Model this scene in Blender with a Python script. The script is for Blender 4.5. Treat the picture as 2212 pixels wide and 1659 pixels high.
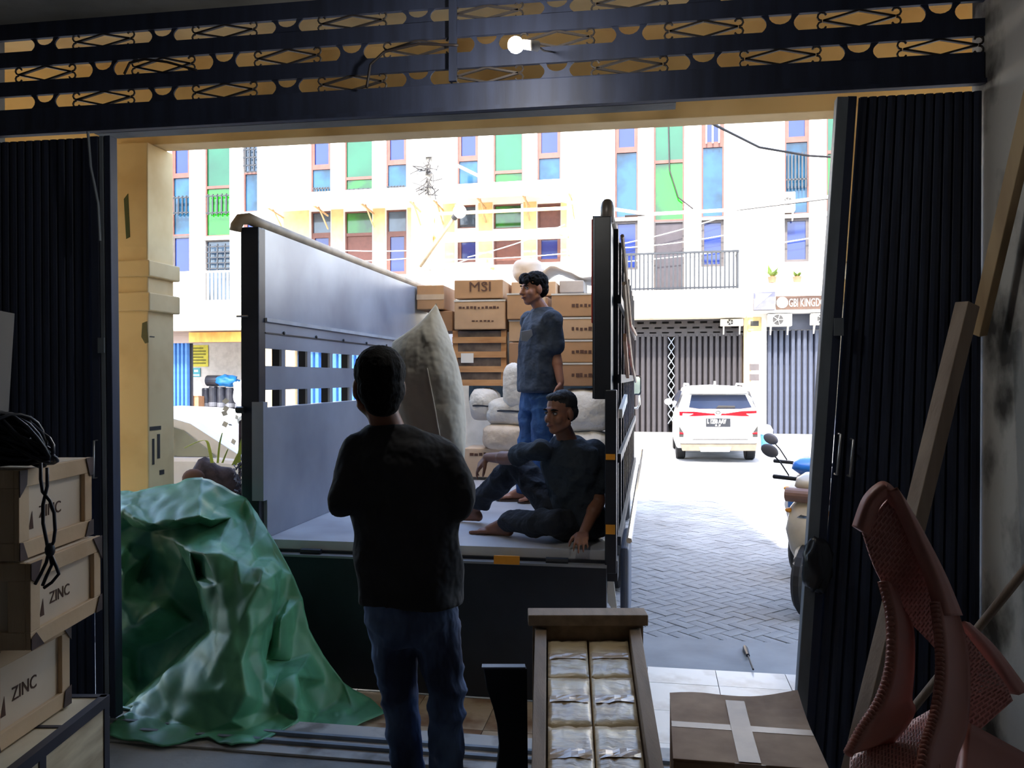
import bpy, bmesh, math, random
import numpy as np
from mathutils import Vector as V, Matrix, Euler, noise, geometry
for o_ in list(bpy.data.objects): bpy.data.objects.remove(o_)
SC = bpy.context.scene; C = SC.collection; R = math.radians; PI = math.pi
random.seed(7)
# ------------------------------------------------------------------ camera, light, exposure
CAMZ = 1.6; FPX = 1800.0; YAW = R(9.5); PITCH = math.atan(14.5/FPX)
cam = bpy.data.cameras.new('camera'); camo = bpy.data.objects.new('camera', cam); C.objects.link(camo)
cam.sensor_width = 36; cam.lens = FPX/2212*36; cam.clip_start = .02; cam.clip_end = 300
camo.location = (0, 0, CAMZ); camo.rotation_euler = (PI/2-PITCH, 0, YAW); SC.camera = camo
W = bpy.data.worlds.new('world'); SC.world = W; W.use_nodes = True
_nt = W.node_tree; _sky = _nt.nodes.new('ShaderNodeTexSky'); _sky.sky_type = 'NISHITA'; _sky.sun_disc = False
_sky.sun_elevation = R(52); _sky.sun_rotation = R(190); _sky.air_density = 1.0; _sky.dust_density = 2.5; _sky.ozone_density = 1
_nt.links.new(_sky.outputs[0], _nt.nodes['Background'].inputs[0]); _nt.nodes['Background'].inputs[1].default_value = .74
_sun = bpy.data.lights.new('sun', 'SUN'); _sun.energy = 7; _sun.angle = R(.6); _sun.color = (1, .95, .86)
_suno = bpy.data.objects.new('sun_offscreen', _sun); C.objects.link(_suno)
SUNH = (.15, .989); SUNT = 1.28                      # horizontal travel of the light, tangent of its elevation
_suno.rotation_euler = V((SUNH[0], SUNH[1], -SUNT)).to_track_quat('-Z', 'Y').to_euler(); _suno.location = (0, -5, 15)
vs = SC.view_settings; SC.display_settings.display_device = 'sRGB'
vs.view_transform = 'Standard'; vs.look = 'None'; vs.gamma = 1; vs.use_curve_mapping = False; vs.exposure = 0.85
# ------------------------------------------------------------------ pixel helpers (frame 2212 x 1659)
_fw = V((-math.sin(YAW)*math.cos(PITCH), math.cos(YAW)*math.cos(PITCH), -math.sin(PITCH)))
_rt = V((math.cos(YAW), math.sin(YAW), 0)); _up = _rt.cross(_fw); CAMP = V((0, 0, CAMZ))
def ray(x, y): return _fw + _rt*((x-1106)/FPX) + _up*((829.5-y)/FPX)
def PY(x, y, Y): d = ray(x, y); return CAMP + d*(Y/d.y)
def PZ(x, y, Z): d = ray(x, y); return CAMP + d*((Z-CAMZ)/d.z)
def PX(x, y, X): d = ray(x, y); return CAMP + d*(X/d.x)
def PD(x, y, D): return CAMP + ray(x, y)*D
# ------------------------------------------------------------------ materials
def srgb(c):
    return tuple(((v/255+.055)/1.055)**2.4 if v > 10 else v/255/12.92 for v in c[:3])
_mats = {}
def mat(name, col, rough=.7, metal=0, var=.12, scale=6, bump=0, bscale=40, col2=None, detail=4, stretch=None, spec=.5, trans=0, coat=0, thr=None):
    """noise-varied principled material; col/col2 in sRGB 0-255, colours mixed by object-space noise"""
    if name in _mats: return _mats[name]
    m = bpy.data.materials.new(name); m.use_nodes = True; nt = m.node_tree; L = nt.links.new
    b = nt.nodes['Principled BSDF']; b.inputs['Roughness'].default_value = rough; b.inputs['Metallic'].default_value = metal
    b.inputs['Specular IOR Level'].default_value = spec; b.inputs['Transmission Weight'].default_value = trans; b.inputs['Coat Weight'].default_value = coat
    c1 = srgb(col); c2 = srgb(col2) if col2 else tuple(max(0, x*(1-var*2)) for x in c1)
    tc = nt.nodes.new('ShaderNodeTexCoord'); mp = nt.nodes.new('ShaderNodeMapping'); L(tc.outputs['Object'], mp.inputs[0])
    if stretch: mp.inputs['Scale'].default_value = stretch
    n = nt.nodes.new('ShaderNodeTexNoise'); n.inputs['Scale'].default_value = scale; n.inputs['Detail'].default_value = detail; L(mp.outputs[0], n.inputs[0])
    r = nt.nodes.new('ShaderNodeValToRGB'); r.color_ramp.elements[0].color = (*c2, 1); r.color_ramp.elements[1].color = (*c1, 1)
    lo, hi = thr or (.3, .62); r.color_ramp.elements[0].position = lo; r.color_ramp.elements[1].position = hi
    L(n.outputs[0], r.inputs[0]); L(r.outputs[0], b.inputs['Base Color'])
    if bump:
        n2 = nt.nodes.new('ShaderNodeTexNoise'); n2.inputs['Scale'].default_value = bscale; n2.inputs['Detail'].default_value = 3; L(mp.outputs[0], n2.inputs[0])
        bp = nt.nodes.new('ShaderNodeBump'); bp.inputs['Strength'].default_value = bump; bp.inputs['Distance'].default_value = .045 if bscale < 12 and bump > .4 else .01; L(n2.outputs[0], bp.inputs['Height']); L(bp.outputs[0], b.inputs['Normal'])
    _mats[name] = m; return m
def emit(name, col, strength):
    if name in _mats: return _mats[name]
    m = bpy.data.materials.new(name); m.use_nodes = True; b = m.node_tree.nodes['Principled BSDF']
    b.inputs['Base Color'].default_value = (*srgb(col), 1); b.inputs['Emission Color'].default_value = (*srgb(col), 1); b.inputs['Emission Strength'].default_value = strength
    _mats[name] = m; return m
# ------------------------------------------------------------------ mesh builder
class MB:
    def __init__(s): s.v = []; s.f = []; s.m = []
    def add(s, vs_, fs, mi=0):
        o = len(s.v); s.v += [V(p) for p in vs_]; s.f += [tuple(i+o for i in f) for f in fs]; s.m += [mi]*len(fs); return s
    def hexa(s, p, mi=0):
        return s.add(p, [(0,3,2,1),(4,5,6,7),(0,1,5,4),(1,2,6,5),(2,3,7,6),(3,0,4,7)], mi)
    def box(s, x0, x1, y0, y1, z0, z1, mi=0):
        return s.hexa([(x0,y0,z0),(x1,y0,z0),(x1,y1,z0),(x0,y1,z0),(x0,y0,z1),(x1,y0,z1),(x1,y1,z1),(x0,y1,z1)], mi)
    def obox(s, c, size, rot=None, mi=0):
        a, b, d = (k/2 for k in size); r = rot or Matrix.Identity(3); c = V(c)
        return s.hexa([c + r @ V(p) for p in [(-a,-b,-d),(a,-b,-d),(a,b,-d),(-a,b,-d),(-a,-b,d),(a,-b,d),(a,b,d),(-a,b,d)]], mi)
    def beam(s, p0, p1, w, h, up=(0,0,1), mi=0):
        p0, p1 = V(p0), V(p1); d = (p1-p0).normalized(); x = d.cross(V(up))
        x = x.normalized() if x.length > 1e-5 else V((1,0,0)); u = x.cross(d)
        q = lambda p: [p - x*w/2 - u*h/2, p + x*w/2 - u*h/2, p + x*w/2 + u*h/2, p - x*w/2 + u*h/2]
        return s.hexa(q(p0)+q(p1), mi)
    def tube(s, pts, r, n=8, mi=0, closed=False):
        pts = [V(p) for p in pts]; k = len(pts); rs = r if isinstance(r, (list, tuple)) else [r]*k; vs_ = []; ref = None
        for i, p in enumerate(pts):
            a = pts[i-1] if (i or closed) else p; b = pts[(i+1) % k] if (i < k-1 or closed) else p
            t = (b-a).normalized()
            if ref is None: ref = t.orthogonal().normalized()
            ref = (ref - t*ref.dot(t)).normalized(); bn = t.cross(ref)
            vs_ += [p + (ref*math.cos(2*PI*j/n) + bn*math.sin(2*PI*j/n))*rs[i] for j in range(n)]
        fs = []
        for i in range(k if closed else k-1):
            i2 = (i+1) % k
            fs += [(i*n+j, i*n+(j+1)%n, i2*n+(j+1)%n, i2*n+j) for j in range(n)]
        if not closed: fs += [tuple(range(n-1,-1,-1)), tuple(range((k-1)*n, k*n))]
        return s.add(vs_, fs, mi)
    def lathe(s, prof, c=(0,0,0), n=20, rot=None, mi=0, sx=1, sy=1):
        r = rot or Matrix.Identity(3); c = V(c); vs_ = []; fs = []
        for (q, z) in prof: vs_ += [c + r @ V((q*sx*math.cos(2*PI*j/n), q*sy*math.sin(2*PI*j/n), z)) for j in range(n)]
        for i in range(len(prof)-1): fs += [(i*n+j, i*n+(j+1)%n, (i+1)*n+(j+1)%n, (i+1)*n+j) for j in range(n)]
        if prof[0][0] > 1e-6: fs.append(tuple(range(n-1,-1,-1)))
        if prof[-1][0] > 1e-6: fs.append(tuple(range((len(prof)-1)*n, len(prof)*n)))
        return s.add(vs_, fs, mi)
    def prism(s, poly, ext, mi=0):
        p = [V(a) for a in poly]; e = V(ext); n = len(p)
        return s.add(p + [a+e for a in p], [tuple(range(n-1,-1,-1)), tuple(range(n, 2*n))] + [(i, (i+1)%n, n+(i+1)%n, n+i) for i in range(n)], mi)
    def ell(s, c, r, rot=None, n=14, k=9, mi=0):
        q = rot or Matrix.Identity(3); c = V(c); vs_ = [c + q @ V((0,0,-r[2]))]; fs = []
        for i in range(1, k):
            th = PI*i/k - PI/2
            vs_ += [c + q @ V((r[0]*math.cos(th)*math.cos(2*PI*j/n), r[1]*math.cos(th)*math.sin(2*PI*j/n), r[2]*math.sin(th))) for j in range(n)]
        vs_.append(c + q @ V((0,0,r[2]))); t = len(vs_)-1
        fs += [(0, 1+(j+1)%n, 1+j) for j in range(n)]
        for i in range(k-2): fs += [(1+i*n+j, 1+i*n+(j+1)%n, 1+(i+1)*n+(j+1)%n, 1+(i+1)*n+j) for j in range(n)]
        fs += [(t, 1+(k-2)*n+j, 1+(k-2)*n+(j+1)%n) for j in range(n)]
        return s.add(vs_, fs, mi)
    def cone(s, p0, r0, p1, r1, n=12):                       # round-ended tapered capsule
        p0, p1 = V(p0), V(p1); d = p1-p0; L = max(d.length, 1e-4); t = d/L
        prof = [(0, -r0)] + [(r0*math.cos(a), r0*math.sin(a)) for a in (-1.1, -.6)] + [(r0, 0)]
        prof += [(r0+(r1-r0)*k/3, L*k/3) for k in (1, 2)] + [(r1, L)] + [(r1*math.cos(a), L+r1*math.sin(a)) for a in (.6, 1.1)] + [(0, L+r1)]
        q = V((0,0,1)).rotation_difference(t).to_matrix()
        m0 = prof[1:-1]; vs_ = [p0 + q @ V((0,0,-r0))]
        for (rr, z) in m0: vs_ += [p0 + q @ V((rr*math.cos(2*PI*j/n), rr*math.sin(2*PI*j/n), z)) for j in range(n)]
        vs_.append(p0 + q @ V((0,0,L+r1))); e = len(vs_)-1; k = len(m0)
        fs = [(0, 1+(j+1)%n, 1+j) for j in range(n)] + [(e, 1+(k-1)*n+j, 1+(k-1)*n+(j+1)%n) for j in range(n)]
        for i in range(k-1): fs += [(1+i*n+j, 1+i*n+(j+1)%n, 1+(i+1)*n+(j+1)%n, 1+(i+1)*n+j) for j in range(n)]
        return s.add(vs_, fs)
    def grid(s, nu, nv, fn, mi=0, wrap=False):
        vs_ = [fn(i/(nu if wrap else nu-1), j/(nv-1)) for i in range(nu) for j in range(nv)]
        fs = [(i*nv+j, ((i+1)%nu)*nv+j, ((i+1)%nu)*nv+j+1, i*nv+j+1) for i in range(nu if wrap else nu-1) for j in range(nv-1)]
        return s.add(vs_, fs, mi)
    def loft(s, rings, mi=0, cap=True):
        n = len(rings[0]); vs_ = [p for r_ in rings for p in r_]
        fs = [(i*n+j, i*n+(j+1)%n, (i+1)*n+(j+1)%n, (i+1)*n+j) for i in range(len(rings)-1) for j in range(n)]
        if cap: fs += [tuple(range(n-1,-1,-1)), tuple(range((len(rings)-1)*n, len(rings)*n))]
        return s.add(vs_, fs, mi)
def B(*a, **k): return MB().box(*a, **k)
_wl = {}
def link(name, me, mats, parent=None, smooth=False, bevel=0, label=None, subsurf=0, solid=0):
    for m in (mats if isinstance(mats, (list, tuple)) else [mats]): me.materials.append(m)
    o = bpy.data.objects.new(name, me); C.objects.link(o)
    if parent: o.parent = parent
    if smooth: me.shade_smooth()
    if solid: q = o.modifiers.new('solid', 'SOLIDIFY'); q.thickness = solid; q.offset = 0
    if bevel: q = o.modifiers.new('bevel', 'BEVEL'); q.width = bevel; q.segments = 2; q.limit_method = 'ANGLE'; q.harden_normals = False
    if subsurf: q = o.modifiers.new('sub', 'SUBSURF'); q.levels = q.render_levels = subsurf
    if label: o['label'] = label
    return o
def obj(name, mb, mats, parent=None, local=False, **kw):
    """mesh given in world coordinates; a child's is stored relative to its (unrotated) thing"""
    off = V((0,0,0))
    if parent and not local:
        p = parent
        while p: off = off + p.location; p = p.parent
    me = bpy.data.meshes.new(name); me.from_pydata([tuple(p-off) for p in mb.v], [], mb.f)
    if any(mb.m): me.polygons.foreach_set('material_index', mb.m)
    bm = bmesh.new(); bm.from_mesh(me); bmesh.ops.recalc_face_normals(bm, faces=bm.faces); bm.to_mesh(me); bm.free()
    return link(name, me, mats, parent, **kw)
def tag(o, label, cat, group=None, kind=None):
    o['label'] = label
    if cat: o['category'] = cat
    if group: o['group'] = group
    if kind: o['kind'] = kind
    return o
def struct(o, label=None):
    o['kind'] = 'structure'
    if label: o['label'] = label
    return o
def thing(name, label, cat, loc=(0,0,0), rotz=0, group=None, rot=None):
    o = bpy.data.objects.new(name, None); C.objects.link(o); o.location = loc; o.rotation_euler = rot or (0,0,rotz); o.empty_display_size = .1
    return tag(o, label, cat, group)
def dup(root, loc, rot=None, label=None):
    def cp(o, par):
        c = o.copy(); C.objects.link(c); c.parent = par
        for ch in o.children: cp(ch, c)
        return c
    r = cp(root, None); r.location = loc
    if rot is not None: r.rotation_euler = rot
    if label: r['label'] = label
    return r
def text(name, s, size, mats, parent, origin, xdir, ydir, ext=.002, off=0, local=False, align='LEFT', sx=1.0, shear=0):
    cu = bpy.data.curves.new('t', 'FONT'); cu.body = s; cu.size = size; cu.extrude = ext; cu.offset = off; cu.align_x = align; cu.shear = shear; cu.resolution_u = 3
    t = bpy.data.objects.new('t', cu); C.objects.link(t); bpy.context.view_layer.update()
    me = bpy.data.meshes.new_from_object(t.evaluated_get(bpy.context.evaluated_depsgraph_get()))
    bpy.data.objects.remove(t); bpy.data.curves.remove(cu)
    x = V(xdir).normalized(); y = V(ydir); y = (y - x*y.dot(x)).normalized(); z = x.cross(y); o = V(origin)
    p = parent
    while p and not local: o = o - p.location; p = p.parent
    for v in me.vertices: c = v.co.copy(); v.co = o + x*c.x*sx + y*c.y + z*c.z
    return link(name, me, mats, parent)
def remesh(mb, voxel, smooth=3, fn=None):
    """one continuous skin around overlapping closed shapes"""
    me = bpy.data.meshes.new('r'); me.from_pydata([tuple(p) for p in mb.v], [], mb.f)
    bm = bmesh.new(); bm.from_mesh(me); bmesh.ops.recalc_face_normals(bm, faces=bm.faces); bm.to_mesh(me); bm.free()
    o = bpy.data.objects.new('r', me); C.objects.link(o)
    q = o.modifiers.new('r', 'REMESH'); q.mode = 'VOXEL'; q.voxel_size = voxel; q.adaptivity = 0
    if smooth: q = o.modifiers.new('s', 'SMOOTH'); q.iterations = smooth; q.factor = .5
    bpy.context.view_layer.update()
    out = bpy.data.meshes.new_from_object(o.evaluated_get(bpy.context.evaluated_depsgraph_get()))
    bpy.data.objects.remove(o); bpy.data.meshes.remove(me)
    if fn:
        nr = [v.normal.copy() for v in out.vertices]
        for v, n_ in zip(out.vertices, nr): v.co = fn(v.co, n_)
    out.shade_smooth(); return out
def put(name, me, mats, parent, **kw):
    """link a world-space mesh under a thing"""
    p = parent; off = V((0,0,0))
    while p: off = off + p.location; p = p.parent
    me.transform(Matrix.Translation(-off)); return link(name, me, mats, parent, **kw)
# ------------------------------------------------------------------ palette
concrete = mat('concrete', (150,148,144), .9, var=.22, scale=3, bump=.25, bscale=25)
plaster_r = mat('stained_plaster', (186,182,178), .9, scale=2.6, col2=(66,63,62), thr=(.36,.50), bump=.35, bscale=14, detail=8)
navy = mat('navy_gate_paint', (44,52,76), .65, var=.2, scale=5, bump=.12, bscale=8, stretch=(4,4,.4))
navy_worn = mat('scratched_gate_paint', (50,58,80), .5, col2=(33,39,58), scale=9, thr=(.35,.62), bump=.25, bscale=9, stretch=(3,3,.22))
gate_grey = mat('worn_grey_steel', (128,136,146), .5, .0, var=.2, scale=8, stretch=(1,1,.3))
iron = mat('wrought_iron', (66,60,58), .6, .3)
cream = mat('cream_wall_paint', (234,206,154), .85, var=.13, scale=2.2, bump=.08, bscale=20, col2=(212,178,124), thr=(.3,.55))
chip = mat('chipped_plaster', (112,108,78), .95, bump=.4)
white_wall = mat('white_facade_paint', (236,233,226), .85, var=.05, scale=1.2)
tile_w = mat('white_floor_tile', (206,203,198), .35, var=.12, scale=4, col2=(170,160,150), thr=(.3,.5))
tile_b = mat('muddy_floor_tile', (196,176,150), .5, scale=3.2, col2=(138,104,76), thr=(.40,.54))
grout = mat('grout', (104,100,96), .95)
paver = mat('grey_paver', (150,150,150), .9, var=.18, scale=3, bump=.3, bscale=60)
pavebed = mat('paver_joint_sand', (84,82,80), .95)
black_m = mat('black_rubber', (22,22,24), .7)
steel = mat('bright_steel', (190,192,196), .3, .8)
# ------------------------------------------------------------------ room shell
YG = 3.5; XL, XR = -3.12, 1.27; CEIL = 3.26; PORCH = -.15; ROAD = -.2
struct(obj('floor', B(XL-.2, XR+.2, -7, 3.62, -.3, 0), concrete), 'grey concrete floor of the store room')
struct(obj('ceiling', B(XL-.2, XR+.2, -7, 3.62, CEIL, CEIL+.25), concrete), 'grey concrete ceiling of the store room')
struct(obj('wall_right', B(XR, XR+.2, -7, 3.62, 0, CEIL), plaster_r), 'stained grey plaster wall beside the folding gate')
struct(obj('wall_left', B(XL-.2, XL, -7, 3.62, 0, CEIL), concrete))
struct(obj('wall_back', B(XL-.2, XR+.2, -7.2, -7, 0, CEIL), concrete))
struct(obj('trim_1', B(-2.6, .1, 3.57, 3.66, 2.752, 2.81), concrete), 'chipped plaster lintel strip above the opening')
sill = struct(obj('trim_2', B(XL, XR, 3.30, 3.62, 0, .012), mat('worn_sill', (176,172,166), .6, scale=5, col2=(120,112,104), thr=(.35,.5)), bevel=.003), 'worn pale door sill with gate track')
for dy in (3.38, 3.46): obj('rail', B(XL, XR, dy, dy+.02, .012, .028), gate_grey, sill)
# ------------------------------------------------------------------ folding gate: header with lattice
hd = thing('gate_header', 'dark navy steel gate header with diamond lattice rows', 'gate header', (XL, YG, 2.7))
zA, zB, zC = (3.128, 3.186), (2.989, 3.057), (2.858, 2.922)
obj('lintel_rail', B(XL, XR, YG-.02, YG+.02, 2.736, zC[0]), navy, hd, bevel=.006)
obj('rail', B(XL, XR, YG-.012, YG+.008, zC[1], zB[0]), navy, hd)
obj('rail', B(XL, XR, YG-.012, YG+.008, zB[1], zA[0]), navy, hd)
obj('rail', B(XL, XR, YG-.012, YG+.008, zA[1], CEIL), navy, hd)
obj('lip', B(XL, XR, YG-.035, YG-.018, 2.732, 2.75), navy, hd)
xm = PY(982, 100, YG).x; obj('mullion', B(xm-.016, xm+.016, YG-.04, YG-.02, 2.86, CEIL), navy, hd)
P0 = PY(385, 100, YG).x; PER = (PY(1898, 100, YG).x - P0)/5; WO = PY(587, 100, YG).x - P0
def webplate(x0, x1, z0, z1):
    b = .022; zc = (z0+z1)/2; h = (z1-z0)/2; p = []
    for k in range(7): a = -1+k/3; p.append((x1-b*(1-a*a), YG-.004, zc+a*h))
    xc = (x0+x1)/2; rw = (x1-x0)*.30
    for k in range(9): a = PI*k/8; p.append((xc+rw*math.cos(a), YG-.004, z1-.55*(z1-z0)*math.sin(a)))
    for k in range(7): a = 1-k/3; p.append((x0+b*(1-a*a), YG-.004, zc+a*h))
    return MB().prism(p, (0, .008, 0))
def ornament(xc, zc, h):
    m = MB(); w = WO*.30
    for sx in (-1, 1):
        for sz in (-1, 1):
            m.beam((xc+sx*w, YG, zc), (xc, YG, zc+sz*h*.98), .008, .012, (0,1,0))
            m.tube([(xc+sx*(w+.017*math.sin(a)*1.0+.004), YG, zc+sz*(.002+.016*(1-math.cos(a)))) for a in [k*PI*1.4/6 for k in range(7)]], .0045, 5)
    return m
for (z0, z1, sh) in ((zA[0], zA[1], 0), (zB[0], zB[1], .5), (zC[0], zC[1], 0)):
    for k in range(-2, 7):
        a = P0 + (k+sh)*PER; b = a + WO; c = a + PER
        if b < XL or a > XR: continue
        if a+WO/2 < XR-.05 and a+WO/2 > XL+.05: obj('scroll_ornament', ornament((a+b)/2, (z0+z1)/2, (z1-z0)/2), iron, hd)
        x0, x1 = max(b, XL), min(c, XR)
        if x1-x0 > .05: obj('web_plate', webplate(x0, x1, z0, z1), navy, hd)
# ------------------------------------------------------------------ folding gate leaves
def gate_leaf(label, xs_top, xs_bot, n, worn):
    (a0, a1), (b0, b1) = xs_top, xs_bot
    t = thing('folding_gate', label, 'gate', ((a0+a1)/2, YG, .03))
    for i in range(n):
        u0, u1 = i/n, (i+1)/n; q = MB(); um = (u0+u1)/2
        def ring(z, c0, c1): return [(c0+(c1-c0)*u, YG+d, z) for u, d in ((u0, .004), (u0+.15/n, -.008), (um, -.011), (u1-.15/n, -.008), (u1, .004), (um, .012))]
        q.loft([[V(p) for p in ring(.03, b0, b1)], [V(p) for p in ring(2.71, a0, a1)]])
        obj('slat', q, navy_worn if worn else navy, t)
    return t
xe_t, xe_b = PY(1838, 210, YG).x, PY(1752, 1500, YG).x
gR = gate_leaf('navy folding gate leaf with pale scratches beside the stained wall', (xe_t+.03, XR-.005), (xe_b+.0, XR-.005), 13, True)
def post(p, w, m_, t, n='end_post'): return obj(n, MB().beam((p[1], YG, .03), (p[0], YG, 2.71), .055, w, (1,0,0)), m_, t, bevel=.003)
post((xe_t+.0, xe_b-.02), .035, navy, gR); post((xe_t-.034, xe_b-.054), .046, gate_grey, gR)
def lerp(a, b, t): return a+(b-a)*t
for (px0, py0, px1, py1) in ((1816,938,1808,1026), (1843,950,1836,1030)):
    a, b = PY(px0, py0, YG-.06), PY(px1, py1, YG-.06)
    obj('handle', MB().tube([a+V((0,.04,0)), a, b, b+V((0,.04,0))], .005, 8), steel, gR, smooth=True)
p = PY(1813, 706, YG-.035); obj('lock_plate', B(p.x-.02, p.x+.016, p.y-.004, p.y+.004, p.z-.035, p.z+.035), gate_grey, gR)
gL = gate_leaf('navy folding gate leaf behind the wooden crates', (XL+.005, PY(196, 400, YG).x), (XL+.005, PY(205, 1500, YG).x), 13, False)
xt, xb = PY(207, 300, YG).x, PY(220, 1500, YG).x
GPT, GPB = xt, xb; post((xt+.008, xb+.008), .04, navy, gL); post((xt+.045, xb+.045), .022, gate_grey, gL)
post((xt+.075, xb+.075), .03, navy, gL)
p = PY(219, 746, YG-.035); obj('lock_plate', B(p.x-.016, p.x+.016, p.y-.004, p.y+.004, p.z-.035, p.z+.035), gate_grey, gL)
a, b = PY(203, 952, YG-.05), PY(202, 1033, YG-.05); obj('handle', MB().tube([a+V((0,.04,0)), a, b, b+V((0,.04,0))], .005, 8), steel, gL, smooth=True)
obj('pull_cord', MB().tube([PY(190,285,YG-.05), PY(196,360,YG-.05), PY(212,440,YG-.05), PY(216,520,YG-.05)], .006, 6), gate_grey, gL)
# ------------------------------------------------------------------ porch
pf = struct(obj('floor_porch', B(-8, 6, 3.62, 5.1, -.4, PORCH-.006), grout), 'tiled porch floor outside the gate')
TS = .4
protos = {}
for i in range(-9, 5):
    for j in range(4):
        x0, y0 = -.02+i*TS, 3.64+j*TS; y1 = min(y0+TS-.004, 5.095)
        mud = -1.9 < x0 < -.5 and j < 2
        key = (j == 3, mud)
        if key not in protos:
            q = B(0, TS-.004, 0, y1-y0, -.005, .0); protos[key] = obj('tile', q, tile_b if mud else tile_w, pf, local=True); o = protos[key]
        else: o = protos[key].copy(); C.objects.link(o)
        o.location = (x0, y0, PORCH+random.uniform(-.001, .001))
PB0, PB1, PBZ = 4.9, 5.06, 3.09
struct(obj('beam_porch', B(-9, 7, PB0, PB1, PBZ, 3.72), cream, bevel=.004), 'cream painted beam along the porch edge')
struct(obj('ceiling_porch', B(-9, 7, 3.62, 4.9, 3.62, 3.72), cream), 'cream porch ceiling')
struct(obj('wall_over_gate', B(XL-.2, XR+.2, 3.55, 3.62, CEIL, 3.72), cream))
def pillar(x0, x1, label):
    t = thing('porch_pillar', label, 'pillar', ((x0+x1)/2, 4.97, PORCH)); y0, y1 = 4.83, 5.12
    obj('shaft', B(x0, x1, y0, y1, PORCH, PBZ), cream, t, bevel=.008)
    def zz(y): return PY(300, y, y0).z
    for (ya, yb) in ((632, 672), (563, 598)): obj('moulding', B(x0-.03, x1+.03, y0-.03, y1+.03, zz(yb), zz(ya)), cream, t, bevel=.008)
    return t
px0, px1 = PY(245, 800, 4.83).x, PY(320, 800, 4.83).x
pl = pillar(px0, px1, 'square cream pillar with double moulding at the porch edge')
q = [(308,698),(318,694),(321,740),(314,742),(306,728)]
obj('plaster_chip', MB().prism([PY(x, y, 4.83) for x, y in q], (0, -.004, 0)), chip, pl)
obj('paint_mark', MB().prism([PY(x, y, 4.83) for x, y in ((268,430),(277,418),(281,512),(273,516))], (0, -.003, 0)), mat('green_paint', (74,84,48)), pl)
for (x_, y_, w, h) in ((324,726,10,3), (324,922,24,6), (329,948,5,55), (340,938,6,52), (345,1016,10,8)):
    a, b = PX(x_, y_, px1+.002), PX(x_+w, y_+h, px1+.002)
    obj('black_mark', B(px1-.001, px1+.002, min(a.y,b.y), min(max(a.y,b.y), 5.11), min(a.z,b.z), max(a.z,b.z)), mat('black_paint', (50,44,40)), pl)
pillar(px0+4.45, px1+4.45, 'square cream pillar hidden behind the scratched gate leaf')
# the upper storeys of this row: they keep the near street in shade
prof = [(-14, 3.72), (-14, 9.5), (-.17, 9.4), (.74, 5.1), (9, 4.8), (9, 3.72)]  # unseen roofline, sloped so its shadow fits the edge on the street
struct(obj('wall_upper_storeys', MB().prism([(x, 5.05, z) for x, z in prof], (0, -12, 0)), cream))
struct(obj('wall_neighbour_left', B(-14, XL-.2, -7, 3.6, -.2, 3.72), cream)); struct(obj('wall_neighbour_right', B(XR+.2, 9, -7, 3.6, -.2, 3.72), cream))
# ------------------------------------------------------------------ street
def brickmat():
    return paver
RX0, RX1, RY0, RY1 = -.5, 2.1, 5.7, 12.6
rd = MB().box(-40, 40, RY1, 60, -.6, ROAD).box(-40, RX0, 5.1, RY1, -.6, ROAD).box(RX1, 40, 5.1, RY1, -.6, ROAD).box(RX0, RX1, 5.1, RY0, -.6, ROAD).box(RX0, RX1, RY0, RY1, -.6, ROAD-.014, 1)
road = struct(obj('floor_street', rd, [brickmat(), pavebed]), 'grey paved street between the shop rows')
PL, PW, GAP = .206, .103, .006
cells = []
for a in range(-90, 90):
    for k in range(-60, 60):
        for typ in (0, 1):
            if typ == 0: cx, cy, hor = (-a + 4*k + 1)*PW, (a+.5)*PW, True
            else: cx, cy, hor = (-a + 4*k + 2.5)*PW, (a+1)*PW, False
            c45 = math.cos(PI/4); wx = (cx-cy)*c45 + .4; wy = (cx+cy)*c45 + 7.4
            if RX0+.0 < wx < RX1-.08 and RY0+.0 < wy < RY1-.05: cells.append((wx, wy, hor))
cells = sorted(set((round(x, 4), round(y, 4), h) for x, y, h in cells), key=lambda c: abs(c[0]-.6)*.8 + c[1])
struct(obj('floor_street_edge', B(-40, 40, 5.1, 5.84, -.5, ROAD+.004), mat('street_concrete', (150,150,150), .92, var=.12, scale=3)), 'smooth concrete strip along the porch')
proto = None; rest = MB()
for i, (x, y, hor) in enumerate(cells):
    rz = PI/4 + (0 if hor else PI/2)
    if i < 300:
        if proto is None:
            proto = obj('paver', MB().box(-PL/2+GAP/2, PL/2-GAP/2, -PW/2+GAP/2, PW/2-GAP/2, -.06, 0), paver, road, local=True, bevel=.004); o = proto
        else: o = proto.copy(); C.objects.link(o)
        o.location = (x, y, ROAD+random.uniform(-.003, .001)); o.rotation_euler = (random.uniform(-.008,.008), random.uniform(-.008,.008), rz)
    else:
        rest.obox((x, y, ROAD-.03+random.uniform(-.003,.001)), (PL-GAP, PW-GAP, .06), Matrix.Rotation(rz, 3, 'Z'))
if rest.v: o = obj('far_pavers', rest, paver, road); o['kind'] = 'stuff'
# ------------------------------------------------------------------ the shop row across the street
FA = R(-3.1); FB = PZ(1500, 940, ROAD); FU = V((math.cos(FA), math.sin(FA), 0)); FN = V((math.sin(FA), -math.cos(FA), 0))   # along / toward us
def fac(px, py, d=0):
    """facade coordinates (u, z) of a pixel, d metres in front of the facade plane"""
    r = ray(px, py); o = FB + FN*d; t = (o-CAMP).dot(FN)/r.dot(FN); p = CAMP + r*t - FB; return p.dot(FU), p.z - ROAD
bld = thing('shophouse_row', 'white shophouse row with blue and green window strips', 'building', FB, FA)
def fb(u0, u1, d0, d1, z0, z1, mb=None, mi=0):
    """box in facade coordinates; d grows toward the viewer"""
    return (mb or MB()).box(min(u0,u1), max(u0,u1), -max(d0,d1), -min(d0,d1), min(z0,z1), max(z0,z1), mi)
frame_b = mat('brown_window_frame', (104,66,58), .6); frame_g = mat('grey_window_frame', (76,70,70), .6)
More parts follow.
